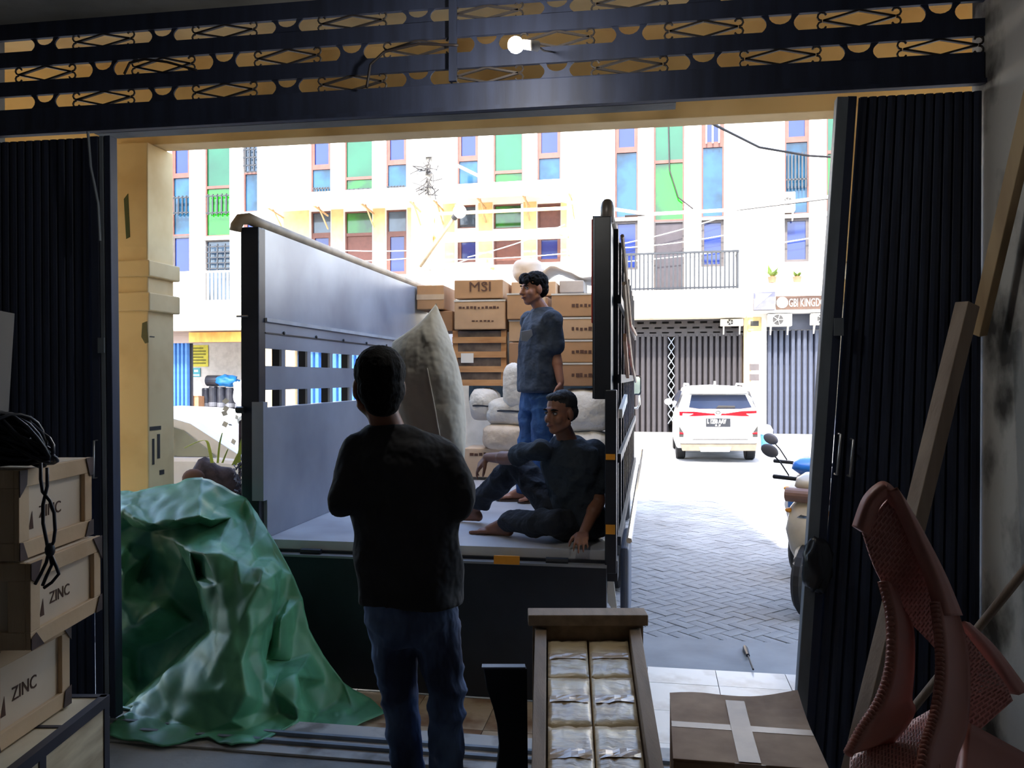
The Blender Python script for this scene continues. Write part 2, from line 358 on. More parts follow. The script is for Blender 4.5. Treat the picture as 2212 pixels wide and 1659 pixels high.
g_blue = mat('blue_glass', (28,46,108), .12, var=.15, scale=.6, spec=.5); g_lblue = mat('sky_tint_blue_glass', (34,74,104), .08, var=.35, scale=1.3, spec=.4)  # second glass: sky reflection put into its base colour
g_green = mat('green_glass', (20,84,56), .12, var=.2, scale=.5); g_green2 = mat('bright_green_glass', (24,108,20), .1, col2=(18,66,28), scale=.8, thr=(.4,.55))
g_dark = mat('dark_glass', (66,84,104), .08, var=.3, scale=1); door_br = mat('brown_door', (98,58,48), .6); door_gr = mat('grey_door', (58,52,58), .6)
KINDS_ = dict(b=(g_blue, frame_b, .22), l=(g_lblue, frame_b, .06), g=(g_green, frame_b, .06), G=(g_green2, frame_b, .06), d=(g_dark, frame_b, .1), D=(door_br, frame_b, .1), E=(door_gr, frame_g, .03), B=(g_blue, frame_g, .16), S=(g_dark, frame_g, .05))
cols = [  # px range and panes (y0, y1, kind)
 (205,246,[(336,400,'b'),(400,520,'l'),(520,665,'B')]), (369,409,[(328,392,'b'),(392,520,'l'),(520,603,'B')]), (441,496,[(322,415,'g'),(415,522,'G'),(530,664,'S')]), (524,556,[(320,384,'S'),(384,470,'l'),(480,600,'b')]),
 (670,714,[(312,374,'b'),(374,446,'l'),(468,518,'d'),(518,606,'b')]), (743,804,[(308,396,'g'),(396,441,'G'),(468,518,'G'),(518,606,'D')]), (833,878,[(302,364,'b'),(364,438,'l'),(465,515,'d'),(515,606,'b')]),
 (987,1033,[(298,356,'b'),(356,430,'l'),(455,506,'d'),(527,580,'b')]), (1065,1129,[(292,383,'g'),(383,427,'G'),(453,507,'G'),(527,590,'D')]), (1160,1211,[(288,350,'b'),(350,420,'l'),(452,505,'D'),(522,580,'b')]),
 (1328,1378,[(286,338,'b'),(338,484,'l'),(490,597,'B')]), (1412,1478,[(276,361,'g'),(361,490,'G'),(490,642,'E')]), (1515,1564,[(272,327,'b'),(327,483,'l'),(488,590,'B')]),
 (1695,1748,[(257,316,'b'),(316,476,'l'),(484,580,'B')]), (1785,1840,[(253,340,'g'),(340,470,'G'),(480,600,'D')])]
UL, UR = -24, 14; TOP = 11.5
wall = MB(); wins = []; prev = UL; spans = []
z1f = fac(700, 703)[1]
for (a, b, panes) in cols:
    xm_ = (a+b)/2; u0, u1 = fac(a, 450)[0], fac(b, 450)[0]
    fb(prev, u0, 0, -.5, z1f, TOP, wall); prev = u1; zt = TOP
    # a run of window strip above goes on out of view
    zz = [(fac(xm_, y0)[1], fac(xm_, y1)[1], k) for y0, y1, k in panes]
    zz[0] = (zz[0][0]+.6, zz[0][1], zz[0][2])
    for (za, zb, k) in zz:
        if zt - za > .05: fb(u0, u1, 0, -.5, za, zt, wall)
        zt = zb; wins.append((u0, u1, zb, za, k))
    if zt - z1f > .05: fb(u0, u1, 0, -.5, z1f, zt, wall)
fb(prev, UR, 0, -.5, z1f, TOP, wall)
fb(UL, UR, -.5, -6, z1f, TOP, wall)
obj('upper_wall', wall, white_wall, bld, local=True)
for (u0, u1, z0, z1, k) in wins:
    gm, fm, fw_ = KINDS_[k]; d = -.10; e = .05
    m = MB(); f = max(.05, fw_*.55)
    fb(u0, u0+f, d, d-.12, z0, z1, m); fb(u1-f, u1, d, d-.12, z0, z1, m); fb(u0+f, u1-f, d, d-.12, z0, z0+f, m); fb(u0+f, u1-f, d, d-.12, z1-f, z1, m)
    w = obj('window_frame', m, fm, bld, local=True)
    obj('pane' if k not in 'DE' else 'door_leaf', fb(u0+f, u1-f, d-.05, d-.08, z0+f, z1-f), gm, w, local=True)
# window grilles
grl = mat('black_iron', (40,44,50), .5)
def grille(px0, py0, px1, py1, nv, hs, name='window_grille', m_=None, d=.02, r=.022):
    (u0, za), (u1, zb) = fac(px0, py0, d), fac(px1, py1, d); m = MB(); z0, z1 = min(za, zb), max(za, zb)
    for i in range(nv): u = u0+(u1-u0)*(i+.5)/nv; fb(u-r, u+r, d-r, d+r, z0, z1, m)
    for h in hs: z = z0+(z1-z0)*h; fb(u0, u1, d-r, d+r, z-r, z+r, m)
    return obj(name, m, m_ or grl, bld, local=True)
grille(1699, 345, 1744, 420, 6, (.25,)); grille(373, 436, 407, 475, 4, (.1,.9)); grille(445, 432, 494, 475, 5, (.1,.9)); grille(526, 325, 553, 380, 3, (.2,.5,.8)); grille(676, 418, 712, 444, 6, (.9,)); grille(836, 415, 875, 438, 6, (.9,)); grille(750, 421, 800, 440, 5, (.9,)); grille(445, 540, 495, 597, 3, (.1,.3,.5,.7,.9)); grille(1519, 282, 1560, 322, 3, (), m_=white_wall)
# floor slab bands, balconies
zs1 = fac(1480, 640)[1]; zs0 = fac(1480, 700)[1]
slab_m = mat('peeling_slab_paint', (236,228,206), .85, scale=2, col2=(206,190,158), thr=(.28,.36))
uL = fac(562, 500)[0]; uM = fac(1603, 600)[0]
obj('floor_slab', fb(fac(1340,600,.9)[0], fac(1612,650,.9)[0], 0, .9, fac(1480,700,.9)[1], fac(1480,640,.9)[1]), slab_m, bld, local=True)
obj('floor_slab', fb(UL, fac(556,700,.9)[0], 0, .9, fac(440,724,.9)[1], fac(440,668,.9)[1]), slab_m, bld, local=True)
obj('floor_slab', fb(fac(600,700)[0], fac(1300,700)[0], 0, .8, fac(900,706,.8)[1], fac(900,650,.8)[1]), slab_m, bld, local=True)
obj('floor_slab', fb(uM+.3, UR, 0, .55, fac(1700,690,.55)[1], fac(1700,625,.55)[1]), white_wall, bld, local=True)
def railing(px0, px1, pt, pb, n, m_, d=.85, r=.024):
    (u0, zt), (u1, _) = fac(px0, pt, d), fac(px1, pt, d); z0 = fac((px0+px1)/2, pb, d)[1]; m = MB()
    for i in range(n+1): u = u0+(u1-u0)*i/n; fb(u-r, u+r, d-r, d+r, z0, zt, m)
    fb(u0, u1, d-.035, d+.035, zt-.06, zt, m); fb(u0, u1, d-.03, d+.03, z0+.05, z0+.1, m)
    for u in (u1,):
        for k in range(4): fb(u-r, u+r, k*.22, k*.22+2*r, z0, zt, m)
        fb(u-.035, u+.035, 0, d, zt-.06, zt, m)
    return obj('balcony_railing', m, m_, bld, local=True)
railing(1346, 1594, 562, 642, 27, grl); railing(300, 552, 602, 668, 30, white_wall)
# canopies over the second floor of the two middle units
can_m = mat('white_canopy_sheet', (240,238,232), .6, var=.06); cr_m = mat('cream_canopy_end', (196,160,120), .7)
def canopy(x0, x1, yl, yr, dd=1.2):
    d = dd; u0, zl = fac(x0, (yl+yr)/2+8, d); u1 = fac(x1, yr, d)[0]; zt = zl + .42
    m = MB().prism([(u0, 0, zl+.75), (u0, 0, zl+.66), (u0, -d, zl), (u0, -d-.02, zl+.3)], (u1-u0, 0, 0))
    c = obj('canopy', m, can_m, bld, local=True)
    k = int((u1-u0)/1.3)
    for i in range(k+1):
        u = u0+.05+(u1-u0-.1)*i/k; q = MB().beam((u, -.02, zl-.1), (u, -d+.1, zl+.03), .04, .05).beam((u, -.02, zl-.55), (u, -.75, zl+.06), .04, .04)
        obj('bracket', q, cr_m, c, local=True)
    return c
canopy(572, 886, 470, 440); canopy(930, 1232, 452, 424)
# scaffold-like balcony frame in front of the third unit
rust = mat('rusty_cream_steel', (232,206,160), .7, scale=3, col2=(196,128,60), thr=(.30,.42))
m = MB(); d = 1.0
for y, t in ((468, .05), (520, .16), (590, .05)):
    u0, z = fac(935, y+8, d); u1 = fac(1230, y, d)[0]; fb(u0, u1, d-.03, d+.03, z-t, z+t, m)
for x in (937, 985, 1030, 1128, 1229):
    u, z0 = fac(x, 610, d); z1 = fac(x, 455, d)[1]; fb(u-.03, u+.03, d-.03, d+.03, z0, z1, m)
obj('balcony_frame', m, rust, bld, local=True)
u0, z0 = fac(992, 597, .9); u1, z1 = fac(1280, 572, .9); obj('balcony_parapet', fb(fac(985,600,.9)[0], fac(1285,600,.9)[0], .75, .9, fac(1100,650,.9)[1], fac(1100,585,.9)[1]), white_wall, bld, local=True)
# cream shaded side walls of the recessed middle units
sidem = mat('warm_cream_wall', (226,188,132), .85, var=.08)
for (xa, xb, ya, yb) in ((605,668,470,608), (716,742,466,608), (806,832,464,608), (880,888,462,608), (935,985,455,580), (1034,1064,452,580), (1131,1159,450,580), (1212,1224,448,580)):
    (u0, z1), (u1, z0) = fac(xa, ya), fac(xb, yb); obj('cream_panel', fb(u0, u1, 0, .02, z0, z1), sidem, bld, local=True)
# drain pipe
u, z1 = fac(1236, 290); z0 = fac(1236, 600)[1]; obj('drain_pipe', fb(u-.06, u+.06, 0, .12, z0, z1), white_wall, bld, local=True)
# ground floor: piers, shop shutters, the open shop on the left
gw = MB(); gfl = z1f
def pier(x0, x1, m_=None, name='pier'): u0, u1 = fac(x0, 850)[0], fac(x1, 850)[0]; obj(name, fb(u0, u1, .1, -.6, 0, gfl), m_ or white_wall, bld, local=True)
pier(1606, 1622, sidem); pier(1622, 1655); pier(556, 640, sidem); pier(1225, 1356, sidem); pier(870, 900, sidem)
for (z, h) in ((800,14), (822,14)):
    (u0, z0), (u1, z1) = fac(1619, z+h, .13), fac(1640, z, .13); obj('pier_band', fb(u0, u1, .1, .14, z0, z1), frame_g, bld, local=True)
def shutter(px0, px1, pt, n, m_, m2, name='shop_shutter', depth=.12, d=-.15, gap=None):
    u0, u1 = fac(px0, 850)[0], fac(px1, 850)[0]; zt = fac((px0+px1)/2, pt)[1]
    w = (u1-u0)/n; bk = MB()
    for (g0, g1) in (((0, n),) if not gap else ((0, gap[0]), (gap[1], n))): fb(u0+g0*w, u0+g1*w, d-.15, d-.2, 0, zt, bk)
    s_ = obj(name, bk, m2, bld, local=True)
    first = None
    for i in range(n):
        if gap and gap[0] <= i < gap[1]: continue
        if first is None:
            q = MB().loft([[V((x*w, -y, z)) for x, y in ((.04,d),(.22,d+depth),(.5,d+depth*1.25),(.78,d+depth),(.96,d),(.5,d-.05))] for z in (.05, zt)])
            first = obj('slat', q, m_, s_, local=True); first.location = (u0, 0, 0)
        else: o = first.copy(); C.objects.link(o); o.location = (u0+i*w, 0, 0)
    return s_, u0, u1, zt
sh_dark = mat('dark_shutter_paint', (56,52,54), .55, var=.1); sh_grey = mat('grey_shutter_paint', (72,77,92), .5, var=.08); sh_blue = mat('blue_shutter_paint', (62,108,168), .5, var=.1); sh_b2 = mat('shutter_back_steel', (70,70,76), .6)
S1, a0, a1, azt = shutter(1358, 1606, 737, 20, sh_dark, sh_b2, gap=(7, 8))
SLIT = (a0+(a1-a0)*7/20, a0+(a1-a0)*8/20+.02)
# the shops are closed at the rear and between the units, so an opening looks into an unlit room
for (d0, d1, ua, ub) in ((-5.8, -6, UL, UR), (-.6, -6, UL, UL+.2), (-.6, -6, UR-.2, UR), (-.6, -6, a0-.3, a0-.1), (-.6, -6, a1+.1, a1+.3)): obj('rear_wall', fb(ua, ub, d0, d1, 0, gfl), white_wall, bld, local=True)
hm = MB()
for k, y in enumerate((704, 716, 727, 737)):
    z = fac(1480, y)[1]; fb(a0, a1, -.12, -.05, z-.05, z+.05, hm)
for k, y in enumerate((710, 721, 732)):
    z = fac(1480, y)[1]
    for i in range(9): u = a0+(a1-a0)*(i+.2+.4*(k % 2))/9; fb(u, u+.18, -.12, -.06, z-.09, z+.09, hm)
obj('shutter_header', hm, sh_dark, bld, local=True); obj('header_back', fb(a0, a1, -.3, -.35, azt, gfl), sh_b2, bld, local=True)
# trellis leaf in the dark shutter
u0, u1 = SLIT
m = MB(); zz_ = .35
while zz_ < azt-.25:
    um = (u0+u1)/2
    for (a, b) in ((u0, u1), (u1, u0)): m.beam((a, -.05, zz_), (b, -.05, zz_+.3), .025, .03, (0,1,0))
    zz_ += .3
obj('trellis', m, gate_grey, bld, local=True)
shutter(1656, 1850, 727, 15, sh_grey, sh_b2)
(u0, z0), (u1, _) = fac(1650, 727), fac(1850, 727); obj('shop_header', fb(u0, u1, -.12, -.2, z0, gfl), sh_grey, bld, local=True)
shutter(640, 870, 745, 18, sh_blue, sh_b2); shutter(900, 1225, 745, 22, sh_dark, sh_b2)
# open shop at the left
S2, b0, b1, bzt = shutter(345, 405, 752, 7, sh_blue, sh_b2)
shop_in = mat('shop_inner_wall', (206,200,196), .9, var=.08); 
m = MB(); uo0, uo1 = fac(150, 850)[0], fac(556, 850)[0]; fb(uo0, uo1, -2.6, -2.8, 0, gfl, m); fb(uo1-.02, uo1+.15, -.2, -2.8, 0, gfl, m); fb(uo0-.2, uo0, 0, -2.8, 0, gfl, m)
obj('shop_wall', m, shop_in, bld, local=True)
obj('shop_floor', fb(uo0, uo1, 0, -2.8, 0, .1), concrete, bld, local=True)
(u0, z1), (u1, z0) = fac(356, 728), fac(556, 752); obj('rolled_shutter_box', fb(u0, u1, -.3, .0, z0, gfl), mat('brown_grey_steel', (150,132,126), .6, stretch=(.2,1,8)), bld, local=True)
obj('ground_kerb', fb(UL, UR, 0, 1.0, 0, .08), concrete, bld, local=True)
def fthing(name, label, cat, px, py, d, group=None):
    u, z = fac(px, py, d); p = FB + FU*u + FN*d + V((0,0,z)); return thing(name, label, cat, p, FA, group), u, z
# ---- banner, notices and goods in the open shop
def fboard(name, label, cat, px0, py0, px1, py1, d, m_, thick=.02):
    u0, z1 = fac(px0, py0, d); u1, z0 = fac(px1, py1, d)
    t, u, z = fthing(name, label, cat, (px0+px1)/2, py1, d); w = (u1-u0)/2
    obj('board', MB().box(-w, w, -thick, 0, 0, z1-z0), m_, t, local=True); return t, w, z1-z0
t, w, h = fboard('cloth_banner', 'orange pleated cloth banner over the open shop', 'banner', 408, 731, 551, 751, .08, mat('orange_cloth', (236,170,84), .7, col2=(200,120,50), scale=2, stretch=(1,1,.5)))
t, w, h = fboard('notice_sign', 'yellow notice with lines of print on the shop wall', 'sign', 406, 757, 450, 803, -2.575, mat('yellow_notice', (206,196,74), .7))
for i in range(6): k = .86-.14*i; q = w*(.8 if i % 3 else .55); obj('print_line', MB().box(-q, q, -.026, -.02, h*k-.03, h*k+.03), mat('olive_print', (120,116,40)), t, local=True)
t, w, h = fboard('notice_sign', 'small teal notice with a white strip below the yellow notice', 'sign', 416, 806, 433, 825, -2.575, mat('teal_notice', (70,160,176), .6))
obj('print_line', MB().box(-w*.85, w*.85, -.026, -.02, h*.12, h*.28), white_wall, t, local=True); obj('print_line', MB().box(-w*.5, w*.5, -.026, -.02, h*.55, h*.8), white_wall, t, local=True)
blackbag = mat('black_plastic_roll', (44,46,56), .35, var=.3, scale=3); bluesheet = mat('blue_plastic_sheet', (30,120,190), .4, var=.2, scale=2)
def fpoint(px, py, d): u, z = fac(px, py, d); return FB + FU*u + FN*d + V((0,0,z))
for i, (x0, x1, yt) in enumerate(((437,452,850), (452,470,846), (470,488,848), (488,508,850), (508,524,852))):
    p0 = fpoint((x0+x1)/2, yt, -1.0); r = (fac(x1,850,-1.0)[0]-fac(x0,850,-1.0)[0])/2*.98
    t = thing('plastic_roll', 'tall upright black plastic roll in the open shop', 'roll', (p0.x, p0.y, ROAD+.1), 0, 'black rolls in the open shop')
    obj('roll', MB().lathe([(r*.9,0),(r,.06),(r,p0.z-ROAD-.16),(r*.85,p0.z-ROAD-.1),(r*.25,p0.z-ROAD-.1),(r*.25,p0.z-ROAD-.2)], (0,0,0), 14), blackbag, t, local=True, smooth=False)
    obj('wrap_band', MB().lathe([(r*1.01,p0.z*.5),(r*1.03,p0.z*.5+.03),(r*1.03,p0.z*.5+.12),(r*1.01,p0.z*.5+.15)], (0,0,0), 14), mat('grey_band', (96,98,106), .4), t, local=True)
pa, pb = fpoint(447, 834, -1.0), fpoint(483, 834, -1.0)
t = thing('plastic_roll', 'short black plastic roll lying across upright rolls', 'roll', pa); obj('roll', MB().tube([pa, pa+(pb-pa)*.05, pb-(pb-pa)*.05, pb], [.12,.2,.2,.12], 14), blackbag, t); obj('core', MB().tube([pa-(pb-pa)*.02, pb+(pb-pa)*.02], .05, 8), black_m, t)
def lumpy(c, r, seed, amp=.25, n=24, k=14):
    c = V(c); m = MB().ell((0,0,0), (1,1,1), None, n, k)
    m.v = [c + V((p.x*r[0], p.y*r[1], p.z*r[2]))*(1+amp*noise.noise(p*1.7+V((seed,seed*2,0)))+amp*.4*noise.noise(p*4+V((seed,0,seed)))) for p in m.v]; return m
c = fpoint(492, 834, -.85); tag(obj('plastic_sheet', lumpy(c, (.42,.25,.2), 3, .4), bluesheet, smooth=True), 'crumpled blue plastic sheet on top of black rolls', 'plastic sheet')
c = fpoint(519, 850, -.42); t = tag(obj('white_bundle', lumpy((c.x,c.y,1.02), (.25,.25,.48), 5, .35), mat('grey_white_cloth', (186,180,184), .8), smooth=True), 'grey white wrapped bundle beside the black rolls', 'bundle')
for (x, y, w, h, lab, mm) in ((424,868,.16,.5,'brown cardboard carton beside the upright rolls', mat('carton_plain', (176,128,92))),):
    p0 = fpoint(x, y, -.6); t = thing('carton', lab, 'carton', (p0.x, p0.y, ROAD+.1)); obj('body', MB().box(-.2,.2,-.2,.2,0,p0.z-ROAD-.1), mm, t, local=True); obj('flap', MB().box(-.2,.2,-.22,0,p0.z-ROAD-.1,p0.z-ROAD-.08), mm, t, local=True)
# ---- sign boards and air conditioners at the right
u0, z1 = fac(1628, 646, .75); u1, z0 = fac(1674, 684, .75)
t, u, z = fthing('box_sign', 'square sign box split diagonally white and grey', 'sign', 1651, 684, .75)
w = (u1-u0)/2; h = z1-z0; obj('frame', MB().box(-w, w, -.06, .2, 0, h), mat('sign_grey', (96,96,110), .6), t, local=True); obj('face', MB().prism([(-w+.05,-.062,.08),(-w+.05,-.062,h-.05),(w-.1,-.062,h-.05)], (0,-.01,0)), white_wall, t, local=True)
t, w, h = fboard('shop_sign', 'long brown sign board lettered GBI KINGDOM in white', 'sign', 1675, 656, 1850, 682, .62, mat('brown_sign', (76,52,36), .6))
sg = (fac(1676,660,.62)[0]-fac(1762,660,.62)[0]); x0 = -w; upp = 2*w/175
obj('emblem', MB().lathe([(h*.42,0),(h*.42,.012)], (x0+upp*14, -.02, h*.52), 20, Matrix.Rotation(R(90),3,'X')), white_wall, t, local=True)
text('lettering', 'GBI KINGDOM', h*.86, white_wall, t, (x0+upp*28, -.022, h*.2), (1,0,0), (0,0,1), .01, .0, True, sx=.52)
acw = mat('ac_white', (222,218,208), .6, var=.05); acg = mat('ac_grille', (52,50,48), .6)
def ac(px0, py0, px1, py1, d, label, grilled=True):
    u0, z1 = fac(px0, py0, d); u1, z0 = fac(px1, py1, d); t, u, z = fthing('air_conditioner', label, 'air conditioner', (px0+px1)/2, py1, d); w = (u1-u0)/2; h = z1-z0
    obj('casing', MB().box(-w, w, 0, .35, 0, h), acw, t, local=True, bevel=.02)
    rot = Matrix.Rotation(R(90),3,'X'); r = min(h*.42, w*.6)
    obj('fan_grille', MB().lathe([(r,0),(r,.02)], (-w*.15, 0, h*.52), 20, rot), acg, t, local=True)
    obj('fan_hub', MB().lathe([(r*.22,0),(r*.2,.05)], (-w*.15, -.01, h*.52), 12, rot), acw, t, local=True)
    for k in range(5): a = k*2*PI/5; obj('grille_bar', MB().beam((-w*.15, -.03, h*.52), (-w*.15+r*math.cos(a), -.03, h*.52+r*math.sin(a)), .015, .015), acw, t, local=True)
    for s_ in (-.7, .7): obj('wall_bracket', MB().prism([(w*s_-.02, .3, 0), (w*s_-.02, .02, 0), (w*s_-.02, .3, -.25)], (.04,0,0)), acw, t, local=True)
ac(1658, 693, 1711, 719, .6, 'white outdoor air conditioner under the brown sign board'); ac(1752, 692, 1808, 716, .6, 'outdoor air conditioner half hidden by the gate edge')
ac(1556, 703.5, 1606, 718, .45, 'flat outdoor air conditioner above the dark shutter'); ac(1690, 430, 1718, 470, .35, 'outdoor air conditioner on the blue window strip')
t, u, z = fthing('electric_meter', 'cream electric meter box on the white pier', 'meter', 1630, 729, .14)
obj('box', MB().box(-.2,.2,0,.04,0,.42), mat('meter_cream', (200,176,120)), t, local=True, bevel=.02); obj('window', MB().box(-.12,.12,-.012,0,.15,.3), acg, t, local=True)
# potted shrubs on the white sill
for (x, y, s_, lab) in ((1668, 618, .45, 'leafy green plant on the white ledge by the window'), (1722, 617, .26, 'low rounded plant on the white ledge')):
    t, u, z = fthing('ledge_plant', lab, 'plant', x, 625, .3); obj('pot', MB().lathe([(.1,0),(.14,.18)], (0,0,0), 10), mat('terracotta', (160,96,70)), t, local=True)
    q = MB()
    for i in range(26): a = random.uniform(0,6.28); l = s_*random.uniform(.6,1.1); p0 = V((0,0,.15)); p1 = V((math.cos(a)*l*.6, math.sin(a)*l*.3, .15+l*random.uniform(.3,1))); sd = V((-math.sin(a), math.cos(a), 0))*.06; mid = (p0+p1)/2; q.add([p0, mid+sd, p1, mid-sd], [(0,1,2,3)])
    obj('leaves', q, mat('leaf_olive', (110,134,60), .6), t, local=True)
# ------------------------------------------------------------------ pole, street lamp, cables
pole_m = mat('weathered_pole', (168,160,146), .85, var=.2, scale=4)
pp = fpoint(926, 620, 2.2); pole = thing('utility_pole', 'pale utility pole with tangled cable brackets', 'utility pole', (pp.x, pp.y, ROAD))
zt = fpoint(928, 317, 2.2).z
obj('pole', MB().tube([(pp.x-.1, pp.y, ROAD), (pp.x+.02, pp.y, zt)], [.15, .1], 12), pole_m, pole, smooth=True)
q = MB(); 
for i in range(26):
    a = V((pp.x, pp.y-.15, zt-random.uniform(.6,1.6))); b = a + V((random.uniform(-.5,.5), random.uniform(-.2,0), random.uniform(-.6,.35))); q.tube([a, (a+b)/2+V((random.uniform(-.15,.15),0,random.uniform(-.2,.1))), b], .018, 4)
obj('cable_tangle', q, mat('cable_black', (54,52,52), .7), pole)
for z in (zt-.5, zt-1.0): obj('crossarm', MB().box(pp.x-.35, pp.x+.45, pp.y-.16, pp.y-.08, z-.05, z+.05), mat('galvanised', (140,140,140), .5, .5), pole)
t = thing('street_lamp', 'round white street lamp on a slanting arm', 'street lamp', fpoint(905, 610, 2.4))
a, b = fpoint(908, 590, 2.4), fpoint(985, 480, 3.2); obj('arm', MB().tube([a, a+(b-a)*.5, b], .05, 8), mat('galvanised_tan', (170,150,120), .5, .3), t, smooth=True)
obj('shade', MB().ell(fpoint(993, 472, 3.2), (.2,.2,.2)), acw, t, smooth=True); obj('collar', MB().tube([b-(b-a)*.06, b], .09, 10), acg, t)
def cable(name, pts, r, m_, label, group=None, sag=0):
    P = []
    for i in range(len(pts)-1):
        for k in range(8):
            f = k/8; p = pts[i].lerp(pts[i+1], f); P.append(p - V((0,0,sag*4*f*(1-f))))
    P.append(pts[-1]); return tag(obj(name, MB().tube(P, r, 5), m_, smooth=True), label, 'cable', group)
wht = mat('white_cable', (232,228,222), .7); blk = mat('black_cable', (42,34,34), .6)
d = 2.6
cable('overhead_cable', [fpoint(988,372,d), fpoint(1090,422,d), fpoint(1245,455,d), fpoint(1400,478,d), fpoint(1560,470,d), fpoint(1800,440,d)], .05, wht, 'thick white overhead cable sagging across the shophouses')
cable('overhead_cable', [fpoint(1350,482,d-.2), fpoint(1600,468,d-.2), fpoint(1810,442,d-.2)], .03, blk, 'dark overhead cable running along the thick white one')
for i, (a, b) in enumerate((((1320,545),(1600,470)), ((1330,550),(1600,515)), ((1340,580),(1800,520)), ((930,575),(1290,555)), ((935,600),(1240,585)), ((600,545),(905,555)), ((640,575),(905,570)), ((880,600),(1010,575)), ((1010,570),(1220,500)))):
    cable('thin_cable', [fpoint(*a, d-.3 if i > 2 else .05), fpoint(*b, d-.3 if i > 2 else .05)], .016, wht, 'thin pale cable strung between pole and facades', 'thin cables of the street', .08)
cable('drop_wire', [fpoint(1443,250,.04), fpoint(1446,380,.1), fpoint(1465,440,.1), fpoint(1497,465,.04)], .022, blk, 'thin black wire hanging before the green windows')
cable('porch_wire', [PY(1462,222,PB0+.2), PY(1540,268,5.6), PY(1640,318,6.2), PY(1745,336,6.6), PY(1830,341,6.9)], .009, blk, 'black wire drooping from the porch beam')
# ------------------------------------------------------------------ the truck
YT = 4.5; BZ = PY(592, 1165, YT).z; YB = 9.5
xl0, xl1 = PY(525, 600, YT).x, PY(567, 600, YT).x; xr0, xr1 = PY(1296, 600, YT).x, PY(1335, 600, YT).x
ZTL = PY(545, 492, YT).z; ZTR = PY(1310, 470, YT).z
tr_grey = mat('truck_grey_paint', (158,165,176), .36, .2, col2=(126,133,146), scale=1.6, thr=(.3,.65), bump=.08, bscale=5); tr_dark = mat('truck_black_paint', (34,37,46), .42, .1, var=.2, bump=.1, bscale=12)
tr_floor = mat('truck_floor_plate', (206,209,214), .35, .1, scale=2.5, col2=(176,176,182), bump=.12, bscale=7); pipe_m = mat('rusty_cream_pipe', (176,152,124), .55, var=.2)
orange_r = mat('amber_reflector', (226,150,40), .4); chrome = mat('chrome', (215,215,215), .12, 1)
tr = thing('cargo_truck', 'open-backed cargo truck with grey side panel and lowered black tailgate', 'truck', ((xl0+xr1)/2, YT, ROAD))
obj('bed_floor', B(xl1, xr0+.045, YT, YB, BZ-.05, BZ), tr_floor, tr)
obj('bed_sill', B(xl0, xr1, YT-.02, YT+.12, BZ-.16, BZ-.05), tr_dark, tr)
tgz = PORCH+.012
tg = obj('tailgate', B(xl0+.08, PY(1312,1190,YT).x, YT-.075, YT-.03, tgz, BZ-.075), tr_dark, tr, bevel=.004)
obj('tailgate_edge', B(xl0+.08, PY(1312,1190,YT).x, YT-.08, YT-.02, BZ-.078, BZ-.066), mat('worn_edge_steel', (150,152,156), .45, .5), tg)
for x in (-1.9, -1.1, -.5): obj('hinge', MB().tube([(x-.06, YT-.04, BZ-.055), (x+.06, YT-.04, BZ-.055)], .018, 8), tr_dark, tg)
# left side: lower board, slotted middle, tall upper sheet
def PXz(px, py): return PX(px, py, xl1)
ls = obj('side_panel', B(xl1-.03, xl1-.012, YT+.02, YB, PXz(570,752).z, ZTL), tr_grey, tr)
zl = PXz(570, 880).z; z0s, z1s = PXz(570, 843).z, PXz(570, 790).z
obj('side_panel', B(xl1-.03, xl1+.012, YT+.03, YB, BZ, zl), tr_grey, tr, bevel=.004)
obj('side_rail', B(xl1-.03, xl1-.012, YT+.02, YB, z0s, z1s), tr_grey, tr)
k = 0; y = YT+.28
while y < YB:
    obj('slat_bar', B(xl1-.029, xl1-.014, y, y+.055, zl-.01, PXz(570,752).z+.01), tr_grey, tr); obj('stake', B(xl1-.078, xl1-.03, y, y+.05, BZ-.05, ZTL-.05), tr_dark, tr); y += .385  # black stakes put in for the dark, unlit sides of the bars
obj('panel_lip', B(xl1-.012, xl1+.004, YT+.05, YB, PXz(570,690).z-.01, PXz(570,690).z+.012), mat('worn_light_edge', (176,178,182), .5), ls)
obj('panel_seam', B(xl1-.012, xl1-.006, YT+.05, YB, PXz(570,718).z-.004, PXz(570,718).z+.004), tr_dark, ls)
for i in range(9): obj('bolt', MB().ell((xl1-.006, YT+.3+i*.5, PXz(570,714).z), (.006,.012,.012), None, 8, 5), tr_dark, ls)
lp = obj('rear_post', B(xl0, xl1-.01, YT-.03, YT+.06, BZ-.1, ZTL), tr_dark, tr, bevel=.006)
obj('latch_pin', MB().tube([(xl0-.02, YT-.04, 1.95), (xl0+.05, YT-.04, 1.95)], .006, 6), steel, lp); obj('latch_pin', MB().tube([(xl0-.02, YT-.04, PY(540,885,YT).z), (xl0+.03, YT-.04, PY(540,885,YT).z)], .02, 8), tr_dark, lp)
obj('corner_bracket', B(xl1-.05, xl1+.02, YT-.035, YT+.02, PY(555,1080,YT).z, PY(555,868,YT).z), tr_grey, tr)
zc = ZTL+.005; xc = xl1-.05
obj('top_pipe', MB().tube([(xc-.09, YT-.05, zc-.03), (xc-.085, YT-.05, zc+.0), (xc-.06, YT-.05, zc+.035), (xc-.02, YT-.03, zc+.042), (xc, YT+.06, zc+.03), (xc, YB, zc+.03)], .034, 12), pipe_m, tr, smooth=True)
